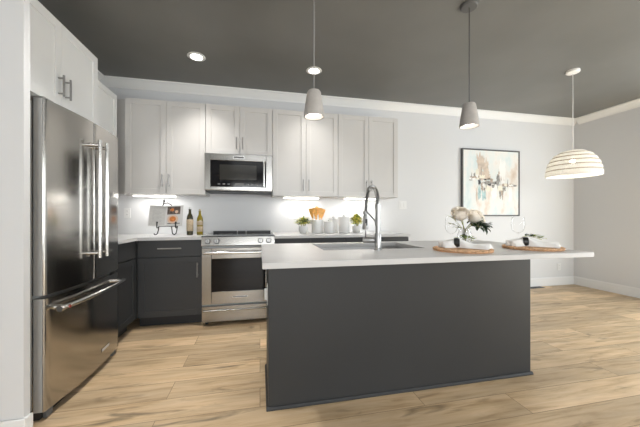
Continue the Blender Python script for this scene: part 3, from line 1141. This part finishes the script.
# under-cabinet light bars
for x0, x1, lab in ((-1.40, -0.965, 'under-cabinet light bar above the cookbook'), (0.295, 0.735, 'under-cabinet light bar above the utensil crock'), (1.09, 1.54, 'under-cabinet light bar above the second potted plant')):
    t = thing('light_bar', lab, 'light', ((x0 + x1) / 2, 3.59, ZU), 0, 'glowing light bars under the wall cabinets')
    w = (x1 - x0) / 2
    b = B(); b.box(-w - 0.01, w + 0.01, -0.028, 0.028, -0.010, -0.0005, 0.002); b.build('housing', 'white', t)
    b = B(); b.box(-w, w, -0.025, 0.025, -0.021, -0.0102, 0.003); b.build('lens', 'strip', t)
    l = bpy.data.lights.new('bar_glow', 'AREA'); l.shape = 'RECTANGLE'; l.size = 2 * w; l.size_y = 0.05; l.energy = 1.8; l.color = (1, 0.97, 0.93)
    lo = bpy.data.objects.new('bar_glow', l); lo.location = (0, 0, -0.023); lo.parent = t; COL.objects.link(lo)

# ------------------------------------------------------------------ wall plates
def outlet(x, z, label, y=YB, switch=False, w=0.072):
    t = thing('light_switch' if switch else 'power_outlet', label, 'switch' if switch else 'outlet', (x, y - 0.0005, z), 0, 'white wall plates on the back wall')
    h = 0.118
    b = B(); b.box(-w / 2, w / 2, -0.006, 0, -h / 2, h / 2, 0.002); b.build('plate', 'plate', t)
    n = 2 if w > 0.1 else 1
    for k in range(n):
        c = (k - (n - 1) / 2) * 0.046
        if switch:
            b = B(); b.box(c - 0.016, c + 0.016, -0.010, -0.006, -0.033, 0.033, 0.002); b.build('rocker', 'plate', t)
        else:
            for dz in (-0.021, 0.021):
                b = B(); b.box(c - 0.016, c + 0.016, -0.008, -0.006, dz - 0.015, dz + 0.015, 0.001)
                for sx in (-0.006, 0.006):
                    b.box(c + sx - 0.0012, c + sx + 0.0012, -0.0086, -0.0078, dz - 0.003, dz + 0.008, 0, 1)
                b.build('receptacle', ['plate', 'slot'], t)
    return t


outlet(-1.535, 1.165, 'white outlet plate on the backsplash in the corner beside the refrigerator')
outlet(0.425, 1.15, 'wide white outlet plate on the backsplash behind the first potted plant', w=0.118)
outlet(1.15, 1.16, 'white outlet plate on the backsplash above the tall canister', w=0.072)
outlet(2.013, 1.29, 'white switch plate on the wall right of the wall cabinets', switch=True, w=0.118)
outlet(4.81, 0.30, 'low white outlet plate on the wall near the right corner')
b = B(); b.box(4.10, 4.40, 3.64, 3.735, 0.0005, 0.006, 0.001)
for k in range(24):
    b.box(4.112 + k * 0.0118, 4.118 + k * 0.0118, 3.652, 3.723, 0.006, 0.0068, 0, 1)
tag(b.build('floor_vent', ['slot', 'black'], loc=(4.25, 3.69, 0.0005)), 'dark floor register by the back wall baseboard', 'vent')

# ------------------------------------------------------------------ painting
pt = thing('painting', 'framed abstract painting in pale teal and tan on the back wall', 'painting', (3.48, YB - 0.002, 1.642))
PW, PH = 1.03, 1.02
b = B()
f = 0.016
b.box(-PW / 2, PW / 2, -0.042, 0, PH / 2 - f, PH / 2, 0.001)
b.box(-PW / 2, PW / 2, -0.042, 0, -PH / 2, -PH / 2 + f, 0.001)
b.box(-PW / 2, -PW / 2 + f, -0.042, 0, -PH / 2 + f, PH / 2 - f, 0.001)
b.box(PW / 2 - f, PW / 2, -0.042, 0, -PH / 2 + f, PH / 2 - f, 0.001)
b.build('frame', 'frame', pt)
b = B()
names = ['art', 'art_teal', 'art_brown', 'art_tan', 'art_grey', 'art_black', 'art_cream', 'art_white']
b.box(-PW / 2 + 0.020, PW / 2 - 0.020, -0.034, -0.004, -PH / 2 + 0.020, PH / 2 - 0.020)
lay = [0]
def dab(u, v, w, h, mi, jag=0.25):
    """a brush dab: u, v from the canvas' lower left corner in 0..1"""
    lay[0] += 1
    cx, cz = (u - 0.5) * 0.98, (v - 0.5) * 0.98
    y = -0.0342 - 0.00004 * lay[0]
    n = 30
    pts = []
    for k in range(n):
        a = 2 * PI * k / n
        ca, sa = math.cos(a), math.sin(a)
        q = max(abs(ca), abs(sa))
        s = 1 + random.uniform(-jag, jag)
        s2 = 1 + random.uniform(-2.2 * jag, 1.4 * jag)
        pts.append((cx + ca / q * w / 2 * s, y, cz + sa / q * h / 2 * s2))
    b.poly(pts, mi)
for u, v, w, h, mi in ((0.30, 0.80, 0.12, 0.30, 3), (0.40, 0.74, 0.08, 0.26, 3), (0.66, 0.62, 0.07, 0.20, 2), (0.36, 0.62, 0.22, 0.16, 3), (0.70, 0.70, 0.10, 0.3, 7),
                       (0.28, 0.33, 0.05, 0.20, 1), (0.36, 0.30, 0.07, 0.14, 1), (0.23, 0.30, 0.03, 0.26, 3), (0.68, 0.36, 0.07, 0.20, 2), (0.55, 0.36, 0.10, 0.22, 7), (0.85, 0.34, 0.06, 0.22, 7),
                       (0.48, 0.50, 0.30, 0.05, 4), (0.22, 0.58, 0.22, 0.05, 2), (0.80, 0.47, 0.20, 0.05, 2), (0.92, 0.465, 0.10, 0.025, 4), (0.62, 0.55, 0.06, 0.15, 4), (0.33, 0.44, 0.04, 0.12, 2),
                       (0.15, 0.55, 0.10, 0.05, 7), (0.24, 0.66, 0.06, 0.10, 6), (0.33, 0.59, 0.10, 0.05, 6), (0.28, 0.51, 0.045, 0.095, 5), (0.43, 0.41, 0.085, 0.075, 6), (0.37, 0.40, 0.03, 0.06, 4),
                       (0.46, 0.47, 0.06, 0.035, 5), (0.53, 0.45, 0.05, 0.06, 4), (0.58, 0.42, 0.05, 0.10, 7), (0.66, 0.42, 0.075, 0.085, 6), (0.66, 0.33, 0.03, 0.10, 4), (0.76, 0.47, 0.05, 0.05, 6),
                       (0.74, 0.41, 0.04, 0.07, 4), (0.86, 0.47, 0.08, 0.03, 7), (0.19, 0.62, 0.03, 0.06, 4), (0.50, 0.54, 0.05, 0.06, 2), (0.24, 0.60, 0.035, 0.05, 7),
                       (0.14, 0.60, 0.012, 0.10, 4), (0.31, 0.67, 0.012, 0.14, 4), (0.40, 0.47, 0.012, 0.14, 4), (0.61, 0.49, 0.010, 0.18, 4), (0.71, 0.37, 0.012, 0.16, 4), (0.80, 0.50, 0.012, 0.12, 4),
                       (0.25, 0.56, 0.05, 0.03, 6), (0.35, 0.47, 0.03, 0.05, 7), (0.50, 0.40, 0.03, 0.06, 6), (0.72, 0.52, 0.05, 0.03, 7), (0.57, 0.50, 0.03, 0.03, 5), (0.38, 0.55, 0.05, 0.02, 5), (0.12, 0.535, 0.06, 0.015, 4)):
    dab(u, v, w, h, mi)
b.build('canvas', names, pt)

# ------------------------------------------------------------------ counter decor
ZT = 0.9145
def lathe_obj(name, prof, m, parent=None, seg=32, loc=None):
    b = B(); b.lathe(prof, (0, 0, 0), seg)
    o = b.build(name, m, parent)
    if loc is not None:
        o.location = loc
    return o


def bottle(x, y, h, r, m, label, capm, labs):
    t = thing('bottle', label, 'bottle', (x, y, ZT), 0, 'bottles left of the range')
    lathe_obj('body', [(0, 0), (r * 0.92, 0), (r, 0.006), (r, h * 0.60), (r * 0.9, h * 0.67), (r * 0.45, h * 0.78), (r * 0.38, h * 0.90), (r * 0.46, h * 0.905), (r * 0.46, h * 0.93), (0, h * 0.93)], m, t, 24)
    lathe_obj('stopper', [(0, h * 0.931), (r * 0.36, h * 0.931), (r * 0.36, h * 0.99), (r * 0.28, h), (0, h)], capm, t, 16)
    for z0, z1 in labs:
        lathe_obj('paper_label', [(r + 0.0006, h * z0), (r + 0.0012, h * z0 + 0.001), (r + 0.0012, h * z1 - 0.001), (r + 0.0006, h * z1)], 'label', t, 24)
    return t


bottle(-0.778, 3.46, 0.315, 0.0345, 'bottle', 'dark glass bottle with grey cap and cream label, nearer the cookbook', 'steel_side', ((0.14, 0.56),))
bottle(-0.672, 3.46, 0.292, 0.0335, 'oil', 'yellow-green oil bottle with two cream labels, beside the range', 'cork', ((0.13, 0.33), (0.38, 0.54)))

# easel and cookbook
ez = thing('book_easel', 'black wrought-iron book easel standing on the corner worktop', 'book stand', (-1.03, 3.47, ZT))
b = B()
r = 0.006
tilt = math.tan(math.radians(14))
def back(x, z):     # a point on the leaning back plane
    return (x, 0.012 + (z - 0.10) * tilt, z)
for x in (-0.075, 0.115):
    b.tube([back(x, 0.30 if x < 0 else 0.24), back(x, 0.10), (x, 0.0, 0.085), (x - 0.002, -0.01, 0.05), (x - 0.006, -0.022, 0.02), (x - 0.022, -0.026, 0.0065), (x - 0.036, -0.026, 0.012), (x - 0.038, -0.026, 0.024)], r, 8)
    b.tube([(x, 0.0, 0.09), (x, -0.05, 0.082), (x, -0.062, 0.092), (x, -0.058, 0.125), (x, -0.052, 0.14)], r, 8)
    b.sphere((x, -0.052, 0.143), 0.010, seg=10, rings=6)
b.tube([back(-0.075, 0.10), back(0.115, 0.10)], r, 8)
b.tube([back(-0.075, 0.22), back(0.115, 0.22)], r, 8)
b.tube([back(-0.075, 0.30), back(-0.05, 0.345), back(-0.045, 0.405)], [r, r, 0.003], 8)
b.tube([back(-0.045, 0.355), back(-0.01, 0.365), back(0.03, 0.345), back(0.05, 0.315), back(0.04, 0.295), back(0.025, 0.30)], r, 8)
b.sphere(back(-0.045, 0.385), 0.011, 1.6, 10, 8)
b.build('frame', 'iron', ez)
b = B(); b.tube([back(0.02, 0.215), (0.02, 0.13, 0.10), (0.02, 0.165, 0.006)], r, 8); b.build('leg', 'iron', ez)

bk = thing('cookbook', 'open cookbook with a food photograph resting on the iron easel', 'book', (-1.025, 3.452, ZT + 0.098))
T = Matrix.Rotation(-math.radians(14), 4, 'X')
PWD, PHT = 0.172, 0.235
def page_M(side):
    return T @ Matrix.Rotation(side * math.radians(-9), 4, 'Z')
for side in (-1, 1):
    b = B(); b.M = page_M(side)
    x0, x1 = (0.001, PWD) if side > 0 else (-PWD, -0.001)
    b.box(x0, x1, -0.016, -0.003, 0.002, PHT, 0.002)
    if side < 0:
        b.box(x0 + 0.006, x1 - 0.012, -0.0164, -0.0161, 0.01, PHT - 0.008, 0, 1)
        for k in range(9):
            b.box(x0 + 0.03, x1 - 0.05 - 0.02 * (k % 3 == 2), -0.0167, -0.0165, 0.05 + k * 0.015, 0.053 + k * 0.015, 0, 2)
        o = b.build('page_block', ['paper', 'paper_grey', 'ink'], bk)
    else:
        b.box(0.010, 0.152, -0.0164, -0.0161, 0.132, 0.222, 0, 1)
        pts = [(0.075 + 0.060 * math.cos(2 * PI * k / 24), -0.0166, 0.077 + 0.050 * math.sin(2 * PI * k / 24)) for k in range(24)]
        b.poly(pts, 2)
        pts = [(0.074 + 0.036 * math.cos(2 * PI * k / 20), -0.0170, 0.079 + 0.031 * math.sin(2 * PI * k / 20)) for k in range(20)]
        b.poly(pts, 3)
        b.box(0.020, 0.155, -0.0164, -0.0161, 0.024, 0.032, 0, 4)
        pts = [(0.112 + 0.018 * math.cos(2 * PI * k / 16), -0.0167, 0.162 + 0.018 * math.sin(2 * PI * k / 16)) for k in range(16)]
        b.poly(pts, 2)
        pts = [(0.062 + 0.022 * math.cos(2 * PI * k / 16), -0.0167, 0.185 + 0.018 * math.sin(2 * PI * k / 16)) for k in range(16)]
        b.poly(pts, 3)
        o = b.build('page_block', ['paper', 'photo_dark', 'photo_plate', 'photo_food', 'photo_black'], bk)
        o['label'] = 'right page with a printed food photograph'
b = B()
for side in (-1, 1):
    b.M = page_M(side)
    b.box(0 if side > 0 else -PWD - 0.004, PWD + 0.004 if side > 0 else 0, -0.0028, 0.0, 0, PHT + 0.003)
b.build('cover', 'steel_side', bk)

# potted plants
def potted(x, y, label, pr, ph, spread, top, n, mats, seed, upright=0.5):
    random.seed(seed)
    t = thing('potted_plant', label, 'potted plant', (x, y, ZT), 0, 'small potted plants on the back worktop')
    lathe_obj('pot', [(0, 0), (pr * 0.62, 0), (pr * 0.72, 0.004), (pr * 0.98, ph * 0.45), (pr, ph * 0.65), (pr * 0.93, ph * 0.97), (pr * 0.90, ph), (pr * 0.84, ph), (pr * 0.84, ph * 0.82), (0, ph * 0.82)], 'ceramic', t, 32)
    lathe_obj('soil', [(0, ph * 0.90), (pr * 0.80, ph * 0.88), (pr * 0.80, ph * 0.83), (0, ph * 0.83)], 'soil', t, 20)
    b = B()
    for k in range(n):
        a = random.uniform(0, 2 * PI)
        q = random.random() ** 0.6
        el = random.uniform(0.10, 1.0) ** 0.8
        base = Vector((math.cos(a) * spread * q * 0.8, math.sin(a) * spread * q * 0.8, ph + (top - ph) * el * (1 - 0.40 * q ** 3)))
        d = Vector((math.cos(a) * q, math.sin(a) * q, upright * random.uniform(0.1, 1.2)))
        b.leaf(base, d, random.uniform(0.028, 0.046), random.uniform(0.018, 0.028), random.choice(mats))
    b.build('foliage', ['leaf', 'leaf_lime', 'leaf_dark'], t)
    b = B()
    for k in range(14):
        a = random.uniform(0, 2 * PI); q = random.uniform(0.2, 0.9)
        b.tube([(math.cos(a) * pr * 0.4, math.sin(a) * pr * 0.4, ph * 0.86), (math.cos(a) * spread * q * 0.5, math.sin(a) * spread * q * 0.5, ph + (top - ph) * 0.35), (math.cos(a) * spread * q, math.sin(a) * spread * q, ph + (top - ph) * 0.75 * (1 - 0.4 * q))], 0.0018, 5)
    b.build('stem', 'stem', t)
    return t


potted(0.520, 3.46, 'potted plant in a white pot nearest the range, left of the utensil crock', 0.056, 0.092, 0.112, 0.190, 240, [0, 0, 1, 1, 2], 3, 0.4)
potted(1.208, 3.46, 'bushy yellow-green potted plant right of the white canisters', 0.056, 0.088, 0.086, 0.220, 260, [1, 1, 1, 0], 5, 0.8)

# utensil crock with wooden utensils
ck = thing('utensil_crock', 'white crock holding the orange wooden utensils', 'crock', (0.700, 3.48, ZT))
lathe_obj('jar', [(0, 0), (0.066, 0), (0.069, 0.004), (0.069, 0.166), (0.066, 0.170), (0.062, 0.166), (0.062, 0.008), (0, 0.008)], 'ceramic', ck, 32)
for k, (a, lean, kind, ln) in enumerate(((3.0, 0.22, 1, 0.300), (3.9, 0.10, 1, 0.305), (0.15, 0.22, 1, 0.295), (5.5, 0.11, 1, 0.300), (1.6, 0.06, 0, 0.345))):
    t = thing('wooden_spoon' if kind == 0 else 'wooden_spatula',
              ('flat orange wooden spatula leaning farthest left in the crock', 'flat orange wooden spatula at the front left of the crock', 'flat orange wooden spatula leaning farthest right in the crock', 'flat orange wooden spatula at the front right of the crock', 'orange wooden spoon standing tallest at the back of the crock')[k],
              'spoon' if kind == 0 else 'spatula', (0.700 + 0.016 * math.cos(a), 3.48 + 0.016 * math.sin(a), ZT + 0.010), 0, 'wooden utensils in the crock')
    dirv = Vector((math.cos(a) * lean, math.sin(a) * lean, 1)).normalized()
    MM = Vector((0, 0, 1)).rotation_difference(dirv).to_matrix().to_4x4()
    b = B(); b.M = MM
    b.tube([(0, 0, 0), (0, 0, ln * 0.62)], [0.0055, 0.0065], 10)
    b.build('handle', 'wood', t)
    b = B(); b.M = MM @ Matrix.Translation((0, 0, ln * 0.62)) @ Matrix.Rotation(0.3 * (k - 2), 4, 'Z')
    if kind == 0:
        pr = [(-0.007, 0), (-0.022, 0.02), (-0.030, 0.045), (-0.028, 0.07), (-0.016, 0.088), (0, 0.093), (0.016, 0.088), (0.028, 0.07), (0.030, 0.045), (0.022, 0.02), (0.007, 0)]
    else:
        pr = [(-0.007, 0), (-0.014, 0.022), (-0.021, 0.058), (-0.026, 0.100), (0.026, 0.092), (0.021, 0.058), (0.014, 0.022), (0.007, 0)]
    b.prism([(p * 1.22, q * 1.25) for p, q in pr], -0.004, 0.004, axis='y')
    b.build('bowl' if kind == 0 else 'blade', 'wood', t)

# white canisters
def canister(x, y, r, h, label, knob, lid='ceramic'):
    t = thing('canister', label, 'canister', (x, y, ZT), 0, 'white canisters on the back worktop')
    lathe_obj('jar', [(0, 0), (r * 0.97, 0), (r, 0.005), (r, h - 0.004), (r * 0.97, h), (r * 0.9, h), (r * 0.9, h * 0.9), (0, h * 0.9)], 'ceramic', t, 36)
    b = B(); b.lathe([(0, h + 0.0005), (r * 1.02, h + 0.0005), (r * 1.03, h + 0.010), (r * 0.94, h + 0.015), (0, h + 0.017)], seg=36)
    l = b.build('lid', lid, t)
    if knob:
        b = B(); b.lathe([(0, h + 0.0165), (0.009, h + 0.0165), (0.008, h + 0.024), (0.015, h + 0.032), (0.012, h + 0.040), (0, h + 0.042)], seg=20); b.build('knob', lid, l)
    return t


canister(0.835, 3.42, 0.058, 0.132, 'short white canister beside the utensil crock', True)
canister(0.930, 3.575, 0.056, 0.170, 'medium white canister standing behind and between the other two', True)
canister(1.040, 3.46, 0.068, 0.190, 'tallest white canister, beside the yellow-green plant', True)

# ------------------------------------------------------------------ island table setting
def placemat(x, y, r, label):
    t = thing('placemat', label, 'placemat', (x, y, ZT), 0, 'round woven placemats on the island')
    b = B()
    prof = [(0, 0.0), (r - 0.006, 0.0)]
    n = 11
    top = [(0, 0.009)]
    for k in range(n):
        r0 = (r - 0.026) * k / n
        top += [(r0 + 0.25 * r / n, 0.0115), (r0 + 0.75 * r / n, 0.0115), ((r - 0.026) * (k + 1) / n, 0.0085)]
    prof += list(reversed(top))
    b.lathe(prof, seg=48)
    b.build('weave', 'rattan', t)
    b = B()
    pts = []
    N = 46
    for k in range(N * 4 + 1):
        a = 2 * PI * k / (N * 4)
        pts.append(((r - 0.012 + 0.004 * math.cos(k * PI / 2)) * math.cos(a), (r - 0.012 + 0.004 * math.cos(k * PI / 2)) * math.sin(a), 0.0095 + 0.003 * math.sin(k * PI / 2)))
    b.tube(pts, 0.0045, 6)
    b.build('braided_rim', 'rattan', t)
    return t


placemat(1.205, 1.515, 0.172, 'round tan woven placemat in front of the flower vase')
placemat(1.722, 1.515, 0.170, 'round tan woven placemat at the right end of the island')


def napkin(x, y, z, rz, label, ringlabel, leaflabel):
    t = thing('napkin', label, 'napkin', (x, y, z), rz, 'white linen napkins on the placemats')
    b = B()
    bm = b.bm
    nu, nv = 34, 28
    s0 = -0.045           # where the ring gathers the cloth
    top, bot = [], []
    for i in range(nu + 1):
        s = -0.125 + 0.255 * i / nu
        if s < s0:
            q = (s0 - s) / 0.08
            w = 0.016 + 0.052 * q ** 0.8
        else:
            q = (s - s0) / 0.175
            w = 0.016 + 0.062 * q ** 0.85
        h = 0.036 * math.exp(-(((s - s0) / 0.06) ** 2)) + 0.012
        rt, rb = [], []
        for j in range(nv + 1):
            v = -1 + 2 * j / nv
            pl = math.cos(v * 3.3 * PI + s * 14) * (0.003 + 0.013 * min(1, q))
            zz = h * max(0, 1 - abs(v) ** 2.6) ** 0.8 + pl * (1 - v ** 4) + 0.003
            ss = s + (0.020 * math.sin(v * 3 + 1) + 0.006 * math.sin(v * 11)) * min(1, q) * (1 if s > s0 else -1)
            yy = v * w + 0.004 * math.sin(s * 60 + v * 3)
            rt.append(bm.verts.new((ss, yy, max(0.0035, zz))))
            rb.append(bm.verts.new((ss, yy, 0.0005)))
        top.append(rt); bot.append(rb)
    for i in range(nu):
        for j in range(nv):
            f = bm.faces.new((top[i][j], top[i + 1][j], top[i + 1][j + 1], top[i][j + 1])); f.smooth = True
            bm.faces.new((bot[i][j + 1], bot[i + 1][j + 1], bot[i + 1][j], bot[i][j]))
    for i in range(nu):
        bm.faces.new((bot[i][0], bot[i + 1][0], top[i + 1][0], top[i][0]))
        bm.faces.new((top[i][nv], top[i + 1][nv], bot[i + 1][nv], bot[i][nv]))
    for j in range(nv):
        bm.faces.new((top[0][j], top[0][j + 1], bot[0][j + 1], bot[0][j]))
        bm.faces.new((bot[nu][j], bot[nu][j + 1], top[nu][j + 1], top[nu][j]))
    b.build('cloth', 'linen', t)
    # ring: a thing of its own slipped over the cloth
    c = Matrix.Rotation(rz, 4, 'Z') @ Vector((s0, 0, 0))
    rg_ = thing('napkin_ring', ringlabel, 'napkin ring', (x + c.x, y + c.y, z + 0.029), rz, 'black napkin rings')
    b = B(); b.M = Matrix.Rotation(PI / 2, 4, 'Y')
    b.lathe([(0.026, -0.014), (0.029, -0.016), (0.031, 0.0), (0.029, 0.016), (0.026, 0.014), (0.0265, 0.0)], seg=28, close=True)
    b.build('band', 'ring', rg_)
    # sprig laid on the cloth
    sp = thing('leaf_sprig', leaflabel, 'sprig', (x + c.x, y + c.y, z + 0.052), rz, 'green sprigs tucked in the napkin rings')
    b = B()
    random.seed(int(x * 100))
    st = [(-0.012, 0.0, 0.010), (0.02, 0.002, 0.013), (0.055, 0.004, 0.006), (0.095, 0.005, -0.008)]
    b.tube(st, 0.0016, 6)
    b.build('stem', 'stem', sp)
    b = B()
    for k in range(26):
        u = random.uniform(0.0, 1)
        p = Vector((u * 0.095, 0.004 * u, 0.013 - 0.018 * u * u + random.uniform(0, 0.006)))
        b.leaf(p, (random.uniform(0.3, 1), random.choice((-1, 1)) * random.uniform(0.3, 1), random.uniform(0, 0.5)), random.uniform(0.026, 0.042), random.uniform(0.012, 0.018), random.choice((0, 0, 1)))
    b.build('foliage', ['leaf', 'leaf_dark'], sp)


zm = ZT + 0.0130
napkin(1.240, 1.535, zm, -0.62, 'white gathered napkin on the placemat in front of the flowers', 'black napkin ring on the napkin in front of the flowers', 'green sprig tucked in the napkin ring in front of the flowers')
napkin(1.735, 1.520, zm, -0.55, 'white gathered napkin on the right end placemat', 'black napkin ring on the right end placemat napkin', 'green sprig tucked in the napkin ring at the right end')


def wineglass(x, y, label):
    t = thing('wine_glass', label, 'glass', (x, y, ZT), 0, 'clear wine glasses on the island')
    lathe_obj('base', [(0, 0), (0.034, 0), (0.035, 0.0015), (0.012, 0.005), (0.0, 0.0055)], 'thin_glass', t, 32)
    lathe_obj('glass_stem', [(0, 0.0058), (0.005, 0.0058), (0.0036, 0.02), (0.0034, 0.075), (0.006, 0.088), (0, 0.088)], 'thin_glass', t, 16)
    out = [(0, 0.0885), (0.012, 0.090), (0.028, 0.102), (0.038, 0.122), (0.0415, 0.145), (0.040, 0.170), (0.0355, 0.198), (0.034, 0.206)]
    inn = [(r - 0.0014, z) if r > 0.01 else (r, z + 0.003) for r, z in reversed(out)]
    lathe_obj('bowl', out + inn, 'thin_glass', t, 36)
    return t


wineglass(1.800, 1.690, 'clear wine glass behind the right end place setting')
wineglass(1.285, 1.720, 'clear wine glass just left of the flower vase')

# vase of flowers
vx, vy = 1.615, 2.0
vs = thing('vase', 'round clear glass vase holding the cream flowers', 'vase', (vx, vy, ZT))
out = [(0, 0), (0.036, 0), (0.046, 0.006), (0.055, 0.035), (0.053, 0.062), (0.044, 0.085), (0.042, 0.098), (0.048, 0.112)]
inn = [(r - 0.0025, z) if z > 0.004 else (r - 0.004 if r else 0, z + 0.008) for r, z in reversed(out)]
lathe_obj('vessel', out + inn, 'glass', vs, 40)


def rose(b, c, r, axis, seed):
    random.seed(seed)
    A = Vector((0, 0, 1)).rotation_difference(Vector(axis).normalized()).to_matrix().to_4x4()
    Mx = Matrix.Translation(c) @ A
    b.M = Mx
    b.sphere((0, 0, -r * 0.1), r * 0.50, 1.0, 14, 8)
    for n, rad, open_, wid in ((3, 0.42, 0.30, 1.15), (5, 0.58, 0.48, 0.85), (6, 0.76, 0.72, 0.75), (7, 0.94, 1.02, 0.66), (7, 1.05, 1.30, 0.62)):
        off = random.uniform(0, 6)
        for k in range(n):
            az = off + 2 * PI * k / n + random.uniform(-.1, .1)
            o_ = open_ + random.uniform(-.08, .08)
            nu, nv = 7, 6
            grid = []
            for i in range(nu + 1):
                u = i / nu
                pol = 2.75 - (2.75 - o_) * u
                row = []
                for j in range(nv + 1):
                    v = -1 + 2 * j / nv
                    p_ = pol + 0.16 * abs(v) ** 2.5 * u
                    flare = 1 + 0.16 * max(0, u - 0.7) / 0.3 + 0.04 * math.sin(4 * v + k) * u + 0.05 * v
                    a = az + v * wid
                    R_ = rad * r * flare
                    p = Vector((R_ * math.sin(p_) * math.cos(a), R_ * math.sin(p_) * math.sin(a), R_ * 0.86 * math.cos(p_)))
                    row.append(b.bm.verts.new(Mx @ p))
                grid.append(row)
            for i in range(nu):
                for j in range(nv):
                    f = b.bm.faces.new((grid[i][j], grid[i + 1][j], grid[i + 1][j + 1], grid[i][j + 1]))
                    f.smooth = True
    b.M = Matrix.Identity(4)


FZ = ZT
flowers = (((vx - 0.062, vy - 0.02, 1.145), 0.056, (-0.4, -0.7, 0.75), 'cream rose bloom at the left of the vase'),
           ((vx + 0.066, vy - 0.055, 1.112), 0.062, (0.35, -0.8, 0.55), 'largest cream rose bloom, at the right of the vase'),
           ((vx + 0.028, vy + 0.062, 1.160), 0.048, (0.1, 0.1, 1.0), 'cream rose bloom at the back top of the vase'))
for k, (c, r, ax, lab) in enumerate(flowers):
    t = thing('rose', lab, 'flower', (vx + 0.008 * math.cos(k * 1.6), vy + 0.008 * math.sin(k * 1.6), ZT + 0.012), 0, 'cream roses in the glass vase')
    o0 = Vector(t.location)
    b = B(); rose(b, Vector(c) - o0, r, ax, 20 + k); b.build('bloom', 'petal', t)
    b = B(); cc = Vector(c) - o0; axn = Vector(ax).normalized()
    b.tube([(0, 0, 0), (cc.x * 0.15, cc.y * 0.15, 0.095), cc - axn * r * 0.5], 0.0032, 8)
    b.build('stem', 'stem', t)
    b = B()
    random.seed(60 + k)
    for q in range(7):
        a = 2 * PI * q / 7
        b.leaf(cc - axn * r * 0.42, (math.cos(a), math.sin(a), -0.35), 0.052, 0.024, random.choice((0, 1)))
    b.build('leaf', ['leaf', 'stem'], t)
lv = thing('greenery', 'dark green leaf spray drooping on the right side of the vase', 'leaves', (vx + 0.0, vy - 0.012, ZT + 0.012))
b = B(); random.seed(9)
for ex, ey, ez_ in ((0.105, -0.09, 0.118), (0.065, -0.11, 0.095), (0.125, -0.05, 0.110), (0.035, -0.10, 0.115)):
    b.tube([(0, 0, 0), (0.012, -0.008, 0.10), (ex * 0.6, ey * 0.6, 0.155), (ex, ey, ez_)], 0.002, 6)
b.build('stem', 'stem', lv)
b = B()
for ex, ey, ez_ in ((0.105, -0.09, 0.118), (0.065, -0.11, 0.095), (0.125, -0.05, 0.110), (0.035, -0.10, 0.115)):
    for k in range(20):
        u = 0.35 + 0.65 * k / 19
        p = Vector((ex * u, ey * u, 0.155 + (ez_ - 0.155) * max(0, (u - 0.6) / 0.4)))
        b.leaf(p, (random.uniform(0, 1), random.uniform(-1, 0.6), random.uniform(-0.7, 0.3)), random.uniform(0.050, 0.076), random.uniform(0.028, 0.040), 0)
b.build('foliage', 'leaf_dark', lv)
lv = thing('greenery', 'thin eucalyptus sprigs reaching out to the left of the vase', 'leaves', (vx - 0.015, vy + 0.006, ZT + 0.012))
b = B()
tips = ((-0.155, -0.04, 0.20), (-0.13, 0.0, 0.145), (-0.10, -0.05, 0.11))
for ex, ey, ez_ in tips:
    b.tube([(0, 0, 0), (-0.006, -0.004, 0.10), (ex * 0.6, ey * 0.6, 0.10 + (ez_ - 0.10) * 0.75), (ex, ey, ez_)], 0.0018, 6)
b.build('stem', 'stem', lv)
b = B()
for ex, ey, ez_ in tips:
    for k in range(5):
        u = 0.4 + 0.6 * k / 4
        b.leaf((ex * u, ey * u, 0.10 + (ez_ - 0.10) * (u ** 0.7)), (random.uniform(-1, 0.2), random.uniform(-1, 1), random.uniform(-0.3, 0.6)), 0.028, 0.014, 0)
b.build('foliage', 'leaf_dark', lv)
